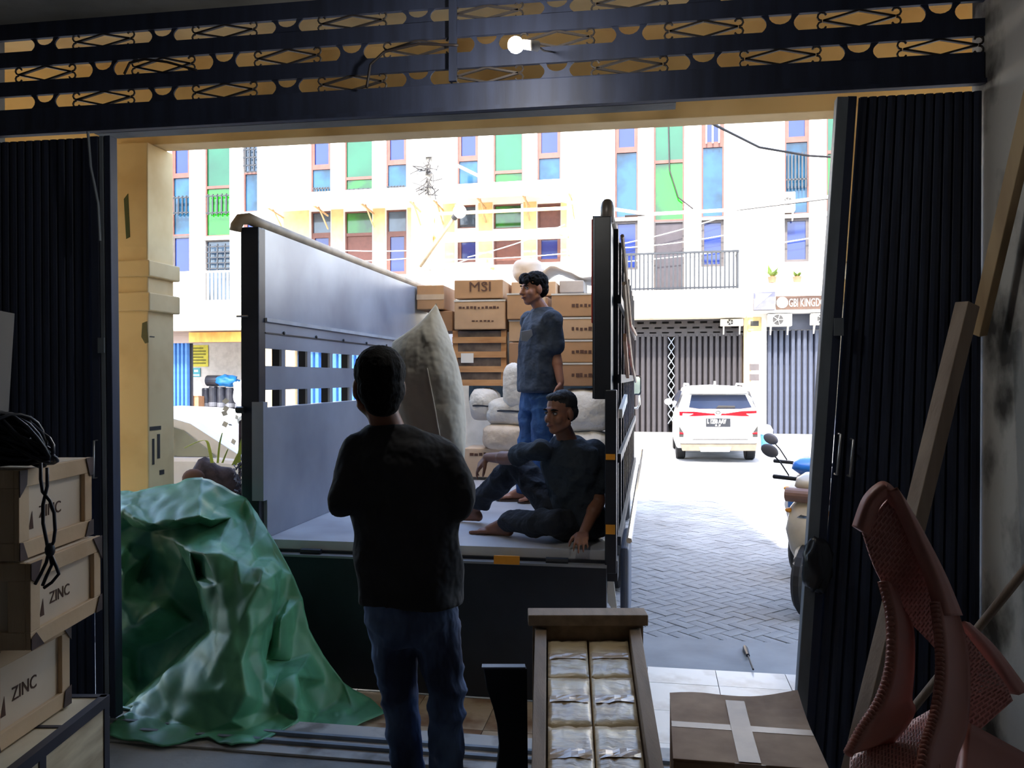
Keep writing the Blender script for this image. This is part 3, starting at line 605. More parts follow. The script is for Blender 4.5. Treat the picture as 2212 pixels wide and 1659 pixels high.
# right side: black rear post, stakes, rails, side sheets
zf = PY(1300, 862, YT).z
XS = xr0+.045; obj('side_panel', B(XS, XS+.012, YT+.0, YB, BZ, ZTR-.02), tr_dark, tr)
obj('rear_post', B(xr0-.03, xr1-.035, YT-.04, YT+.05, zf, ZTR), tr_dark, tr, bevel=.005)
obj('rear_post', B(xr0+.03, xr1-.005, YT-.05, YT+.04, PY(1320,1235,YT).z, zf+.05), tr_dark, tr, bevel=.005)
obj('rear_panel', B(PY(1281,600,YT+.12).x, XS, YT+.08, YT+.14, zf+.0, PY(1281,468,YT+.1).z), tr_dark, tr)
obj('red_strip', B(PY(1281,600,YT+.12).x-.006, PY(1281,600,YT+.12).x, YT+.08, YT+.14, 1.9, PY(1281,475,YT+.1).z), mat('red_paint', (200,50,44)), tr)
pc = PY(1312, 455, YT)
obj('post_cap', MB().lathe([(.036,-.03),(.038,.04),(.036,.06),(.03,.082),(.018,.096),(0,.10)], (pc.x, YT, ZTR-.0), 14), mat('dull_cap', (116,110,106), .4, .3), tr, smooth=True)
obj('top_pipe', MB().tube([(pc.x, YT+.02, ZTR+.03), (pc.x, YB, ZTR+.03)], .03, 12), mat('dull_pipe', (150,146,142), .5, .2), tr, smooth=True)
y = YT+.35
while y < YB: obj('stake', B(XS+.012, xr1-.012, y, y+.06, BZ-.05, ZTR), tr_dark, tr); y += .5
for z in (BZ-.02, BZ+.45, BZ+.9, BZ+1.35): obj('side_rail', B(xr1-.012, xr1+.008, YT+.25, YB, z, z+.05), tr_dark, tr)
obj('side_sheet', B(XS+.014, XS+.022, YT+1.6, YB, BZ+.95, BZ+1.35), mat('red_side_paint', (176,60,50), .5), tr)
obj('side_sheet', B(XS+.014, XS+.022, YT+1.6, YB, BZ+.55, BZ+.88), mat('blue_side_paint', (70,120,170), .5), tr)
obj('side_sheet', B(XS+.014, XS+.022, YT+1.6, YB, BZ+.1, BZ+.42), mat('yellow_side_paint', (200,160,60), .5), tr)
obj('rope', MB().tube([(xr1+.015, YT+.5, ZTR-.3), (xr1+.02, YT+1.2, ZTR-.55), (xr1+.015, YT+2.6, ZTR-.75), (xr1+.02, YT+4, ZTR-.9)], .014, 6), pipe_m, tr); obj('rope', MB().tube([(xr1+.012, YT+.3, ZTR-.05), (xr1+.02, YT+2.0, ZTR-.45), (xr1+.015, YT+4.6, ZTR-.4)], .012, 6), pipe_m, tr)
obj('wood_wedge', MB().beam((xr1+.02, YT+.5, ZTR-.62), (xr1+.02, YT+1.15, ZTR-.84), .02, .05), mat('pale_wood_bit', (190,150,120)), tr)
obj('cloth_tie', MB().beam((xr1+.01, YT+.12, 1.40), (xr1+.02, YT+.7, 1.47), .02, .05), white_wall, tr)
for (z, w) in ((PY(1320,985,YT).z, .03), (PY(1325,1140,YT).z, .05)): obj('reflector', B(xr0+.035, xr1-.012, YT-.06, YT-.045, z-w/2, z+w/2), orange_r, tr)
xo = PY(1100, 1180, YT).x; obj('reflector', B(xo-.07, xo+.07, YT-.085, YT-.07, BZ-.075, BZ-.03), orange_r, tr)
obj('mud_guard', B(xr1-.0, xr1+.05, YT+.35, YT+1.0, .12, BZ-.05), mat('grey_mud_guard', (84,92,110), .6), tr, bevel=.02)
obj('mud_flap', MB().prism([PY(1312,1232,YT+.1), PY(1324,1236,YT+.1), PY(1334,1326,YT+.1), PY(1330,1328,YT+.1), PY(1312,1300,YT+.1)], (0,.01,0)), white_wall, tr)
obj('side_trim', MB().tube([(xr1+.05, YT+.4, BZ-.02), (xr1+.06, YB+1.5, BZ-.02)], .018, 6), chrome, tr)
# chassis, wheels, cab, mirror
for x in (-1.6, -.75): obj('chassis_rail', B(x-.05, x+.05, YT+.15, YB+1.6, BZ-.35, BZ-.06), tr_dark, tr)
def wheel(x, y, r, w): 
    rot = Matrix.Rotation(R(90), 3, 'Y')
    o = obj('wheel', MB().lathe([(r*.6,-w/2),(r*.93,-w/2),(r,-w*.35),(r,w*.35),(r*.93,w/2),(r*.6,w/2)], (x, y, ROAD+r), 24, rot), black_m, tr); obj('hub', MB().lathe([(r*.58,-w*.42),(r*.58,w*.42)], (x, y, ROAD+r), 16, rot), acw, o)
for x in (xl0+.2, xr1-.2): wheel(x, 7.2, .36, .3); wheel(x, 10.6, .36, .22)
cw = mat('cab_paint', (190,186,176), .4); cg = mat('cab_glass', (40,52,60), .05)
cabp = [(YB+.15, .25), (YB+.15, 1.95), (YB+.4, 2.05), (YB+1.3, 2.02), (YB+1.75, 1.15), (YB+1.8, .25)]
cb = obj('cab', MB().prism([(xl0+.08, y, z) for y, z in cabp], (xr1-xl0-.16, 0, 0)), cw, tr, bevel=.03)
obj('cab_window', B(xr1-.09, xr1-.07, YB+.45, YB+1.25, 1.2, 1.85), cg, cb); obj('cab_window', B(xl0+.2, xr1-.2, YB+.14, YB+.16, 1.3, 1.8), cg, cb)
mp_ = PY(1372, 832, 11.1); w, h = .08, .13
obj('mirror', MB().loft([[V((mp_.x+w*a, mp_.y+dy, mp_.z+h*b)) for a, b in ((-1,-.8),(-.75,-1),(.75,-1),(1,-.8),(1,.8),(.75,1),(-.75,1),(-1,.8))] for dy in (0, .05)]), chrome, tr)
obj('mirror_glass', MB().prism([V((mp_.x+w*.8*a, mp_.y-.002, mp_.z+h*.86*b)) for a, b in ((-1,-.8),(-.75,-1),(.75,-1),(1,-.8),(1,.8),(.75,1),(-.75,1),(-1,.8))], (0,-.003,0)), mat('mirror_glass', (170,184,170), .2, .2), tr)  # base colour lightened to stand in for a bright reflection
obj('mirror_arm', MB().tube([V((xr1-.1, mp_.y, mp_.z-.3)), mp_+V((.03,0,-.3)), mp_+V((.06,0,-.25)), mp_+V((.05,.02,-.1))], .014, 8), chrome, tr, smooth=True)
# ------------------------------------------------------------------ the load
card = mat('carton_brown', (182,140,100), .75, var=.1, scale=4); card2 = mat('carton_pale', (196,160,124), .75, var=.1, scale=4); card3 = mat('carton_tan', (168,128,94), .75, var=.1, scale=3)
tape_m = mat('clear_brown_tape', (206,180,150), .2, var=.1, spec=.8); ink = mat('box_ink', (92,62,48), .8); film = mat('stretch_film', (226,222,214), .15, spec=.9)
def carton(x0, y0, x1, y1, Y, label, cm=card, depth=.5, tape='h', group=None, name='carton', letters=None, prints=()):
    a, b = PY(x0, y1, Y), PY(x1, y0, Y); t = thing(name, label, 'carton', ((a.x+b.x)/2, Y, a.z), 0, group)
    g = .006; obj('body', B(a.x+g, b.x-g, Y, Y+depth, a.z, b.z-g), cm, t, bevel=.008); zc = (a.z+b.z)/2
    if 'h' in tape: obj('tape', B(a.x+g-.002, b.x-g+.002, Y-.003, Y+.002, zc-.025, zc+.025), tape_m, t)
    if 'v' in tape: obj('tape', B((a.x+b.x)/2-.03, (a.x+b.x)/2+.03, Y-.003, Y+.002, a.z, b.z-g), tape_m, t)
    if 't' in tape: obj('film_top', B(a.x+g-.003, b.x-g+.003, Y-.004, Y+depth, b.z-g-.012, b.z-g+.003), film, t)
    if letters:
        for (s_, fx, fz, sz, xs) in letters: text('lettering', s_, sz, ink, t, (a.x+(b.x-a.x)*fx, Y-.004, a.z+(b.z-a.z)*fz), (1,0,0), (0,0,1), .001, .0, align='LEFT', sx=xs)
    for (fx, fz, w_, h_) in prints:          # smeared, unreadable print
        n_ = max(3, int(w_*(b.x-a.x)/.035)); q = MB(); rn = random.Random(label)
        for i in range(n_): x = a.x+(b.x-a.x)*(fx+w_*i/n_); hh = (b.z-a.z)*h_; z = a.z+(b.z-a.z)*fz; q.box(x, x+(b.x-a.x)*w_/n_*rn.uniform(.5,.9), Y-.0035, Y-.001, z+hh*rn.uniform(0,.2), z+hh*rn.uniform(.7,1))
        o = obj('smeared_print', q, ink, t); o['kind'] = 'stuff'
    return t, a, b
Y0 = 7.65
def block(x0, y0, x1, y1): 
    return [carton]
t, a, b = carton(980, 602, 1088, 645, Y0, 'brown carton with dark MSI lettering', card, tape='', letters=[('MSI', .30, .36, .13, 1.15)])
obj('lettering', MB().prism([(a.x+(b.x-a.x)*.645, Y0-.004, a.z+(b.z-a.z)*.80), (a.x+(b.x-a.x)*.60, Y0-.004, a.z+(b.z-a.z)*.70), (a.x+(b.x-a.x)*.69, Y0-.004, a.z+(b.z-a.z)*.70)], (0,-.001,0)), ink, t)
carton(980, 646, 1093, 712, Y0-.03, 'carton wrapped in glossy film with a line of print near its top', card2, tape='t', prints=((.1,.68,.8,.1),(.35,.25,.45,.06)))
carton(899, 614, 960, 669, Y0+.02, 'small carton with taped edge beside the grey truck side', card, tape='h')
carton(925, 670, 979, 716, Y0+.05, 'plain carton between small taped carton and wrapped carton', card3, tape='')
carton(1094, 632, 1152, 690, Y0-.05, 'shiny taped carton beside the wrapped lettered carton', card, tape='t')
carton(1098, 690, 1152, 738, Y0-.02, 'brown carton below the shiny taped carton, pale edges', card2, tape='t')
carton(1098, 738, 1152, 787, Y0-.02, 'brown carton lowest of the narrow carton column', card3, tape='')
carton(1158, 640, 1185, 834, Y0+.1, 'tall narrow carton behind the standing man', card3, tape='v')
carton(1103, 606, 1202, 640, Y0+.3, 'carton with pale corner stripe behind the standing man\'s head', card2, tape='v')
carton(1207, 604, 1262, 632, Y0+.45, 'low grey carton on the very top of the load', mat('grey_carton', (168,156,146)), tape='')
for i, (ya, yb, pos) in enumerate(((632,684,'topmost'), (684,733,'second from top'), (733,783,'third from top'), (783,834,'lowest'))):
    carton(1190, ya, 1298, yb, Y0-.05, 'wide printed carton, %s in its stack by the black truck side' % pos, (card, card2, card, card3)[i], tape='t', prints=((.42,.38,.5,.18),))
# slatted crate below the wrapped carton
wood_l = mat('crate_pine', (200,152,104), .75, scale=3, col2=(168,118,74), stretch=(1,6,6), bump=.1)
a, b = PY(977, 834, Y0), PY(1093, 712, Y0); t = thing('slatted_crate', 'wooden slatted crate wrapped in film under cartons', 'crate', ((a.x+b.x)/2, Y0, a.z))
obj('contents', B(a.x+.02, b.x-.02, Y0+.02, Y0+.5, a.z+.01, b.z-.01), mat('grey_brown_contents', (126,112,104), .5, var=.3, scale=8), t)  # contents have their own mottled grey-brown
hz = b.z-a.z
for f in (.0, .24, .5, .76): obj('slat', B(a.x, b.x, Y0, Y0+.018, a.z+hz*f+.004, a.z+hz*(f+.115)), wood_l, t)
for x in (a.x, b.x-.05): obj('corner_post', B(x, x+.05, Y0+.018, Y0+.07, a.z, b.z-.004), wood_l, t)
p0 = PY(1000, 770, Y0-.01); obj('paper_label', B(p0.x-.02, p0.x+.1, Y0-.006, Y0-.002, p0.z-.06, p0.z+.03), white_wall, t)
sack_m = mat('white_woven_sack', (222,218,210), .75, var=.1, scale=3, bump=.7, bscale=9)
def pillow(c, r, seed, rot=None, pw=3.4):
    """a stuffed sack: super-ellipsoid with soft dents"""
    q = rot or Matrix.Identity(3); c = V(c); m = MB().ell((0,0,0), (1,1,1), None, 28, 18); out = []
    for p in m.v:
        d_ = (abs(p.x)**pw + abs(p.y)**pw + abs(p.z)**pw)**(1/pw); p = p/d_
        k_ = 1+.07*noise.noise(p*1.8+V((seed,0,0)))+.05*(.4-abs(noise.noise(p*3.2+V((0,seed,0)))))+.02*noise.noise(p*8)
        out.append(c + q @ V((p.x*r[0]*k_, p.y*r[1]*k_, p.z*r[2]*k_)))
    m.v = out; return m
def sack(x0, y0, x1, y1, Y, dep, label, seed, seam=None, group=None, m_=None):
    a, b = PY(x0, y1, Y), PY(x1, y0, Y); c = ((a.x+b.x)/2, Y+dep, (a.z+b.z)/2); r = ((b.x-a.x)/2*1.05, dep, (b.z-a.z)/2*1.03)
    t = thing('stuffed_sack', label, 'sack', (c[0], c[1], a.z)); obj('cloth', pillow(c, r, seed), m_ or sack_m, t, smooth=True)
    if seam: obj('seam', MB().tube([(c[0]+r[0]*(u*2-1)*.9, Y+dep*(1-math.sqrt(max(0,1-(u*2-1)**4)))*.9-.006, a.z+(b.z-a.z)*(seam+.03*math.sin(u*4))) for u in [k/8 for k in range(9)]], .008, 5), tr_dark, t)
    return t
sack(1010, 841, 1068, 908, Y0-.15, .22, 'white stuffed sack under the slatted crate', 1, .45)
sack(1048, 862, 1150, 922, Y0-.3, .25, 'plump white sack with dark stitched seam beside the jeans', 2, .55)
sack(1038, 918, 1150, 975, Y0-.35, .28, 'broad pale sack squeezed under the plump sack', 4, None, m_=mat('cream_sack', (216,198,176), .75, bump=.6, bscale=9))
sack(1085, 786, 1132, 882, Y0-.32, .1, 'flat cream sack hanging over the plump white sack', 6)
carton(1000, 968, 1100, 1030, Y0-.25, 'pale low printed carton at the bottom of the load', mat('carton_cream', (214,186,156)), tape='', depth=.4, prints=((.15,.7,.4,.14),))
sack(1200, 842, 1320, 935, Y0-.1, .25, 'large white sack behind the seated man', 8)
sack(1200, 935, 1320, 1030, Y0-.15, .28, 'white sack lowest at the black truck side', 9)
sack(1105, 556, 1166, 607, Y0+.5, .2, 'pale rounded package lying on top of the load', 11, None, m_=mat('grey_beige_wrap', (196,182,168), .7))
p0 = PY(1225, 600, Y0+.6); tag(obj('white_sheet', MB().grid(16, 8, lambda u, v: V((p0.x-.25+u*.55, Y0+.62+v*.5, p0.z+.1*math.sin(u*5)*(1-u)-.02*v*v+ (1-u)*.06 + .03*noise.noise(V((u*4,v*4,0)))))), white_wall, smooth=True, solid=.01), 'loose white plastic sheet on top of the load', 'plastic sheet')
# filler load behind the visible face
sack(914, 770, 970, 1014, Y0+.04, .28, 'tall grey sack behind the carried white sack', 13, None, m_=mat('grey_sack', (150,140,134), .8))  # the sack's own grey
# ------------------------------------------------------------------ people
def frame(f, u=(0,0,1)):
    f = V(f).normalized(); r = f.cross(V(u)).normalized(); uu = r.cross(f); return Matrix((r, f, uu)).transposed()      # columns right, forward, up
def oval(c, M, rx, ry, n=22, k=2.3):
    out = []
    for j in range(n):
        a = 2*PI*j/n; ca, sa = math.cos(a), math.sin(a)
        out.append(V(c) + M @ V((rx*math.copysign(abs(ca)**(2/k), ca), ry*math.copysign(abs(sa)**(2/k), sa), 0)))
    return out
def head_shapes(m, c, M, s):
    L = lambda x, y, z: V(c) + M @ (V((x, y, z))*s)
    m.ell(L(0,-.012,.035), (.072*s,.092*s,.083*s), M); m.ell(L(0,.026,-.03), (.060*s,.064*s,.082*s), M); m.ell(L(0,.052,-.088), (.034*s,.034*s,.028*s), M)
    m.cone(L(0,.088,.008), .009*s, L(0,.108,-.030), .0135*s); m.ell(L(0,.076,.026), (.046*s,.016*s,.012*s), M)
    for q in (-1, 1):
        m.ell(L(q*.036,.058,-.030), (.026*s,.026*s,.03*s), M); m.ell(L(q*.074,-.008,-.012), (.011*s,.021*s,.033*s), M); m.ell(L(q*.011,.101,-.034), (.009*s,.008*s,.007*s), M); m.cone(L(q*.052,.0,-.06), .02*s, L(q*.012,.06,-.09), .018*s)
    m.ell(L(0,.088,-.056), (.024*s,.011*s,.007*s), M); m.ell(L(0,.085,-.068), (.020*s,.011*s,.008*s), M)
def face_fn(c, M, s):
    Mi = M.transposed(); es = [V((q*.032, .090, .006))*s for q in (-1, 1)] 
    def fn(co, n_):
        l = Mi @ (co - V(c)); k = 0
        for e in es: k += math.exp(-((l-e).length/(.017*s))**2)*.013*s
        k += math.exp(-(((l.z+.062*s)/(.0045*s))**2 + (l.x/(.024*s))**2))*.005*s if l.y > .05*s else 0
        return co - n_*k
    return fn
def face_parts(par, c, M, s, beard=False):
    L = lambda x, y, z: V(c) + M @ (V((x, y, z))*s)
    for q in (-1, 1):
        e = obj('eye', MB().ell(L(q*.031,.072,.005), (.0125*s,.0125*s,.0095*s), M), mat('eye_white', (196,186,176), .3), par, smooth=True)
        obj('iris', MB().ell(L(q*.031,.083,.005), (.0052*s,.003*s,.0055*s), M, 10, 6), mat('iris_dark', (28,20,16), .2), e, smooth=True)
        obj('eyelid', MB().tube([L(q*(.031+.017*t), .081-.008*t*t, .012-.005*t*t) for t in (-1,-.5,0,.5,1)], .0036*s, 6), mat('lid_dark', (62,40,32), .6), par, smooth=True)
        obj('eyebrow', MB().tube([L(q*(.034+.022*t), .089-.012*(t+.2)**2, .027-.006*t*t) for t in (-1,-.5,0,.5,1)], [.003*s,.005*s,.0055*s,.0045*s,.002*s], 6), hair_m, par, smooth=True)
    obj('lips', MB().tube([L(.023*t, .099-.012*t*t, -.061+.002*t*t) for t in (-1,-.5,0,.5,1)], [.002*s,.006*s,.0065*s,.006*s,.002*s], 8), mat('lip_skin', (126,74,66), .5), par, smooth=True)
def hand_shapes(m, w, d, pn, ts, curl=(.35,.5,.4), s=1.0, spread=.07):
    """palm and five jointed fingers; d along the hand, pn out of the palm, ts the side of the thumb"""
    w, d = V(w), V(d).normalized(); pn = V(pn); pn = (pn - d*pn.dot(d)).normalized(); t = V(ts); t = (t - d*t.dot(d) - pn*t.dot(pn)).normalized()
    for i, (o, L_, r) in enumerate(((.030,.078,.0092), (.010,.086,.0095), (-.011,.080,.0090), (-.030,.064,.0080))):
        k = w + d*(.088-.004*abs(i-1))*s + t*o*s; m.cone(w + d*.012*s + t*o*.6*s, .0155*s, k, .0125*s)
        dd = (d + t*spread*(1-i*.66)).normalized(); a = 0; p = k
        for j, f in enumerate((.45, .31, .24)):
            a += curl[j]*(1+.12*i); e = p + (dd*math.cos(a) + pn*math.sin(a))*L_*f*s; m.cone(p, r*(1-.1*j)*s, e, r*(.9-.1*j)*s, 8); p = e
    m.ell(w + d*.05*s + pn*.003*s, (.036*s, .046*s, .015*s), Matrix((t, d, t.cross(d))).transposed())
    b = w + d*.022*s + t*.026*s; k = b + (d*.55 + t*.75 + pn*.35).normalized()*.042*s; e1 = k + (d*.85 + t*.35 + pn*.4).normalized()*.032*s; e2 = e1 + (d*.95 + t*.0 + pn*.45).normalized()*.026*s
    m.cone(b, .017*s, k, .0125*s); m.cone(k, .0115*s, e1, .010*s); m.cone(e1, .010*s, e2, .0075*s)
def foot_shapes(m, an, d, s=1.0, toes=True):
    an, d = V(an), V(d); d.z = 0; d.normalize(); x = d.cross(V((0,0,1))); z0 = V((0,0,1))
    hl = an - d*.035*s - z0*.045*s; m.cone(an, .036*s, hl, .032*s); m.cone(hl, .03*s, an + d*.12*s - z0*.055*s, .024*s); m.cone(an, .034*s, an + d*.10*s - z0*.045*s, .026*s)
    m.ell(an + d*.12*s - z0*.055*s, (.045*s,.05*s,.020*s), Matrix((x, d, z0)).transposed())
    if toes:
        for i, (o, L_, r) in enumerate(((-.030,.055,.0135),(-.009,.052,.010),(.010,.046,.0095),(.026,.038,.009),(.040,.028,.0085))): m.cone(an + d*.15*s + x*o*s - z0*.06*s, r*s, an + d*(.15+L_)*s + x*o*s - z0*.066*s, r*.9*s)
def wrinkle(amp, sc, seed=0, st=(1,1,1), amp2=0):
    def fn(co, n_):
        p = V((co.x*st[0], co.y*st[1], co.z*st[2]))
        k = 1-2*abs(noise.noise(p*sc+V((seed,0,0)))); k2 = noise.noise(p*sc*2.6+V((0,seed,0)))
        return co + n_*(amp*(k-.4) + amp2*k2)
    return fn
hair_m = mat('black_hair', (15,13,13), .8, var=.3, scale=60, spec=.2, bump=.25, bscale=120, stretch=(1,1,.4)); skin = mat('brown_skin', (138,92,70), .5, var=.1, scale=8, bump=.05, bscale=120); skin2 = mat('tan_skin', (176,122,98), .5, var=.1, scale=8)
def arm(m, s_, e, w, r=(.052,.042,.027)): m.cone(s_, r[0], e, r[1]); m.cone(e, r[1]*1.0, V(e).lerp(V(w), .35), r[1]*1.0); m.cone(e, r[1], w, r[2])
def leg(m, h, k, a, r=(.082,.056,.036)): m.cone(h, r[0], k, r[1]); m.cone(k, r[1], V(k).lerp(V(a), .35), r[1]*1.0); m.cone(k, r[1], a, r[2])
# ---- the man carrying a sack, seen from behind
D = 2.9; J = lambda x, y, d=D: PD(x, y, d)
charcoal_shirt = mat('charcoal_tshirt', (36,36,41), .9, var=.2, scale=5, bump=1.0, bscale=7); jeans_l = mat('faded_jeans', (106,132,176), .85, col2=(38,49,78), scale=5.5, thr=(.42,.68), stretch=(1,1,.45), bump=.8, bscale=11)  # the shirt's own dark grey
man = thing('person', 'person in charcoal t-shirt and faded jeans carrying a white sack, back turned', 'person', (J(885,1600).x, J(885,1600).y, 0))
hc = J(818, 832, 2.88); HM = frame((-.50,.86,-.05)); hs = 1.10
neck = J(842, 918, 2.9); shL, shR = J(774, 985, 2.88), J(958, 995, 2.88); elL, elR = J(748, 1075, 2.83), J(985, 1082, 2.86); wrL, wrR = J(830, 985, 3.02), J(935, 1035, 3.06)
hipL, hipR = J(845, 1325), J(935, 1325); knL, knR = J(862, 1500, 2.93), J(966, 1495, 2.86); anL, anR = J(893, 1752, 2.9), J(962, 1752, 2.86); anL.z = anR.z = .085
up = MB(); head_shapes(up, hc, HM, hs); up.cone(hc - V((0,0,.06)), .052, neck - V((0,0,.03)), .06); BM = frame((-.1,1,0))
chest, waist, pel = J(868, 1010), J(880, 1180), J(888, 1300)
up.loft([oval(c, BM, a, b) for c, a, b in ((pel-V((0,0,.08)), .12, .075), (pel, .13, .08), (waist, .12, .075), (chest, .15, .085), (J(862,962), .13, .065), (J(850,925), .06, .055))])
for a in ((shL, elL, wrL), (shR, elR, wrR)): arm(up, *a)
hand_shapes(up, wrL, wrR - wrL + V((.0,.12,0)), (.2,-.3,1), (0,0,1), (.5,.5,.4)); hand_shapes(up, wrR, V((-.3,.8,.1)), (0,0,1), (-1,0,0), (.5,.5,.4))
leg(up, hipL, knL, anL, (.06,.036,.026)); leg(up, hipR, knR, anR, (.06,.036,.026)); foot_shapes(up, anL, (-.2,1,0)); foot_shapes(up, anR, (.15,1,0))
put('body', remesh(up, .0075, 3, face_fn(hc, HM, hs)), skin, man)
h = MB(); Lh = lambda x, y, z: hc + HM @ (V((x,y,z))*hs)
h.ell(Lh(0,-.020,.040), (.082*hs,.098*hs,.085*hs), HM); h.ell(Lh(0,-.040,-.015), (.076*hs,.074*hs,.070*hs), HM); h.ell(Lh(0,.045,.075), (.066*hs,.042*hs,.03*hs), HM); h.ell(Lh(0,-.052,-.06), (.056*hs,.044*hs,.04*hs), HM)
put('hair', remesh(h, .006, 2, wrinkle(.0025, 90, 1)), hair_m, man)
face_parts(man, hc, HM, hs)
c = MB(); up2 = V((0,0,1))
rings = ((J(884,1302), .185, .125), (J(884,1240), .182, .122), (J(880,1150), .178, .12), (J(874,1060), .196, .128), (J(868,1000), .205, .13), (J(864,962), .188, .112), (J(856,940), .125, .09), (J(846,922), .078, .074))
c.loft([oval(p, BM, a, b, 26) for p, a, b in rings])
for (s_, e, w) in ((shL, elL, wrL), (shR, elR, wrR)): c.cone(s_, .068, s_.lerp(e, .55), .076); c.cone(s_.lerp(e, .5), .076, e+V((0,0,.015)), .066); c.cone(e, .062, e.lerp(w, .12), .058)
put('t_shirt', remesh(c, .010, 4, wrinkle(.020, 5.0, 3, (1,1,.6), .007)), charcoal_shirt, man)
c = MB(); c.loft([oval(p, BM, a, b, 24) for p, a, b in ((J(892,1385), .12, .09), (J(890,1345), .158, .108), (J(886,1300), .152, .098), (J(886,1275), .13, .085))])
for (h_, k, a) in ((hipL, knL, anL), (hipR, knR, anR)): c.cone(h_, .090, k, .064); c.cone(k, .064, k.lerp(a, .5), .058); c.cone(k.lerp(a, .5), .057, a+V((0,0,.0)), .054)
put('jeans', remesh(c, .010, 3, wrinkle(.013, 7.5, 6, (1,1,1.5), .005)), jeans_l, man)
for a, d in ((anL, V((-.2,1,0))), (anR, V((.15,1,0)))):
    d.normalize(); x = d.cross(up2); q = MB(); q.prism([V((a.x,a.y,.012)) + d*f + x*g for f, g in ((-.08,-.03),(-.02,-.042),(.1,-.05),(.17,-.045),(.2,0),(.17,.045),(.1,.05),(-.02,.042),(-.08,.03))], (0,0,.014)); obj('sandal', q, black_m, man)
# ---- the white sack he carries
sw = mat('carried_sack_weave', (214,210,200), .7, var=.06, scale=2, bump=.6, bscale=7); SD = 3.20
cs = [J(848,738,SD+.05), J(942,655,SD), J(1003,1002,SD-.02), J(885,985,SD+.05)]          # corner sequence: left, top, low right, low left
def sk(u, v, sgn):
    P = cs[0].lerp(cs[1], u).lerp(cs[3].lerp(cs[2], u), v); a, b = 2*u-1, 2*v-1
    t = max(0, 1-abs(a)**2.6)**.6*max(0, 1-abs(b)**3.2)**.6
    n_ = noise.noise(V((u*3, v*3, sgn*2))); w = 1-2*abs(noise.noise(V((u*5+v*2, v*2.2-u*2, sgn*3))))
    bulge = V((.045*math.sin(PI*v)*a + .02*math.sin(PI*u), 0, 0))
    return P + bulge + V((0, sgn*(.125*t + t*(.012*n_ + .010*w)), 0))
m = MB(); N = 44
m.grid(N, N, lambda u, v: sk(u, v, -1)); m.grid(N, N, lambda u, v: sk(u, v, 1))
st = thing('white_sack', 'bulging white woven sack with pointed corner carried by the person', 'sack', cs[3])
o = obj('cloth', m, sw, st, smooth=True)
bm = bmesh.new(); bm.from_mesh(o.data); bmesh.ops.remove_doubles(bm, verts=bm.verts, dist=.0008); bmesh.ops.recalc_face_normals(bm, faces=bm.faces); bm.to_mesh(o.data); bm.free(); o.data.shade_smooth()
obj('side_seam', MB().tube([sk(.62+.05*v, v, -1)+V((0,-.004,0)) for v in [k/14 for k in range(5, 14)]], .003, 5), white_wall, st)
# ---- the seated man
navy_s = mat('navy_black_tshirt', (46,54,64), .9, var=.12, scale=5, bump=.9, bscale=8); blk_tr = mat('black_trousers', (34,37,46), .85, var=.2, scale=5, bump=.9, bscale=9)
s2 = thing('person', 'person in dark t-shirt sitting barefoot on the truck bed edge', 'person', PZ(1240, 1180, BZ))
hc = J(1222, 891, 4.66); HM = frame((-.62,-.78,-.10)); hs = 1.0
shR, elR, wrR = J(1178, 972, 4.74), J(1112, 990, 4.95), J(1062, 988, 5.12)          # his right, toward image left
shL, elL, wrL = J(1294, 976, 4.76), J(1303, 1085, 4.72), PY(1272, 1152, 4.54)
pel = J(1258, 1130, 4.86); hR, kR, aR = J(1228, 1128, 4.86), J(1128, 1003, 5.12), J(1032, 1106, 5.34); hL, kL, aL = J(1262, 1138, 4.84), J(1206, 1130, 4.66), J(1098, 1150, 4.90)
aR.z = BZ+.085; aL.z = BZ+.075; BM2 = frame((-.62,-.78,0))
up = MB(); head_shapes(up, hc, HM, hs); up.cone(hc - V((0,-.01,.06)), .048, J(1238, 955, 4.76), .058)
TR = ((pel-V((0,0,.05)), .15, .11), (pel, .16, .11), (J(1254,1070,4.84), .15, .105), (J(1244,1000,4.80), .175, .115), (J(1240,968,4.78), .155, .09), (J(1238,950,4.77), .07, .06))
up.loft([oval(p, BM2, a, b) for p, a, b in TR])
arm(up, shR, elR, wrR); arm(up, shL, elL, wrL)
hand_shapes(up, wrR, V((-.55,.15,-.62)), V((.5,.3,-.4)), V((.3,-.6,.0)), (.25,.35,.3), .95, .10)
hand_shapes(up, wrL, V((-.05,-1,-.22)), V((0,-.2,-1)), V((-1,0,0)), (.45,.6,.4), .95, .22)
leg(up, hR, kR, aR, (.075,.052,.033)); leg(up, hL, kL, aL, (.075,.052,.033)); foot_shapes(up, aR, (-.9,.15,0), .98); foot_shapes(up, aL, (-1,.25,0), .98)
put('body', remesh(up, .006, 2, face_fn(hc, HM, hs)), skin, s2)
Lh = lambda x, y, z: hc + HM @ (V((x,y,z))*hs)
h = MB(); h.ell(Lh(0,-.024,.052), (.078,.090,.074), HM); h.ell(Lh(0,-.050,.0), (.074,.062,.062), HM); h.ell(Lh(0,.032,.088), (.060,.042,.026), HM)
put('hair', remesh(h, .006, 2, wrinkle(.004, 60, 4)), mat('short_grey_hair', (34,32,34), .7, col2=(20,19,20), scale=40, bump=.4, bscale=150), s2); face_parts(s2, hc, HM, hs)
c = MB(); TS_ = ((pel-V((0,0,.06)), .175, .135), (pel, .178, .132), (J(1254,1070,4.84), .172, .13), (J(1246,1005,4.80), .195, .135), (J(1241,970,4.78), .178, .108), (J(1239,955,4.77), .11, .085), (J(1238,944,4.76), .07, .068))
c.loft([oval(p, BM2, a, b, 26) for p, a, b in TS_]); c.cone(shR, .066, shR.lerp(elR, .68), .062); c.cone(shL, .068, shL.lerp(elL, .68), .062)
put('t_shirt', remesh(c, .009, 3, wrinkle(.018, 7.5, 8, (1,1,.8), .005)), navy_s, s2)
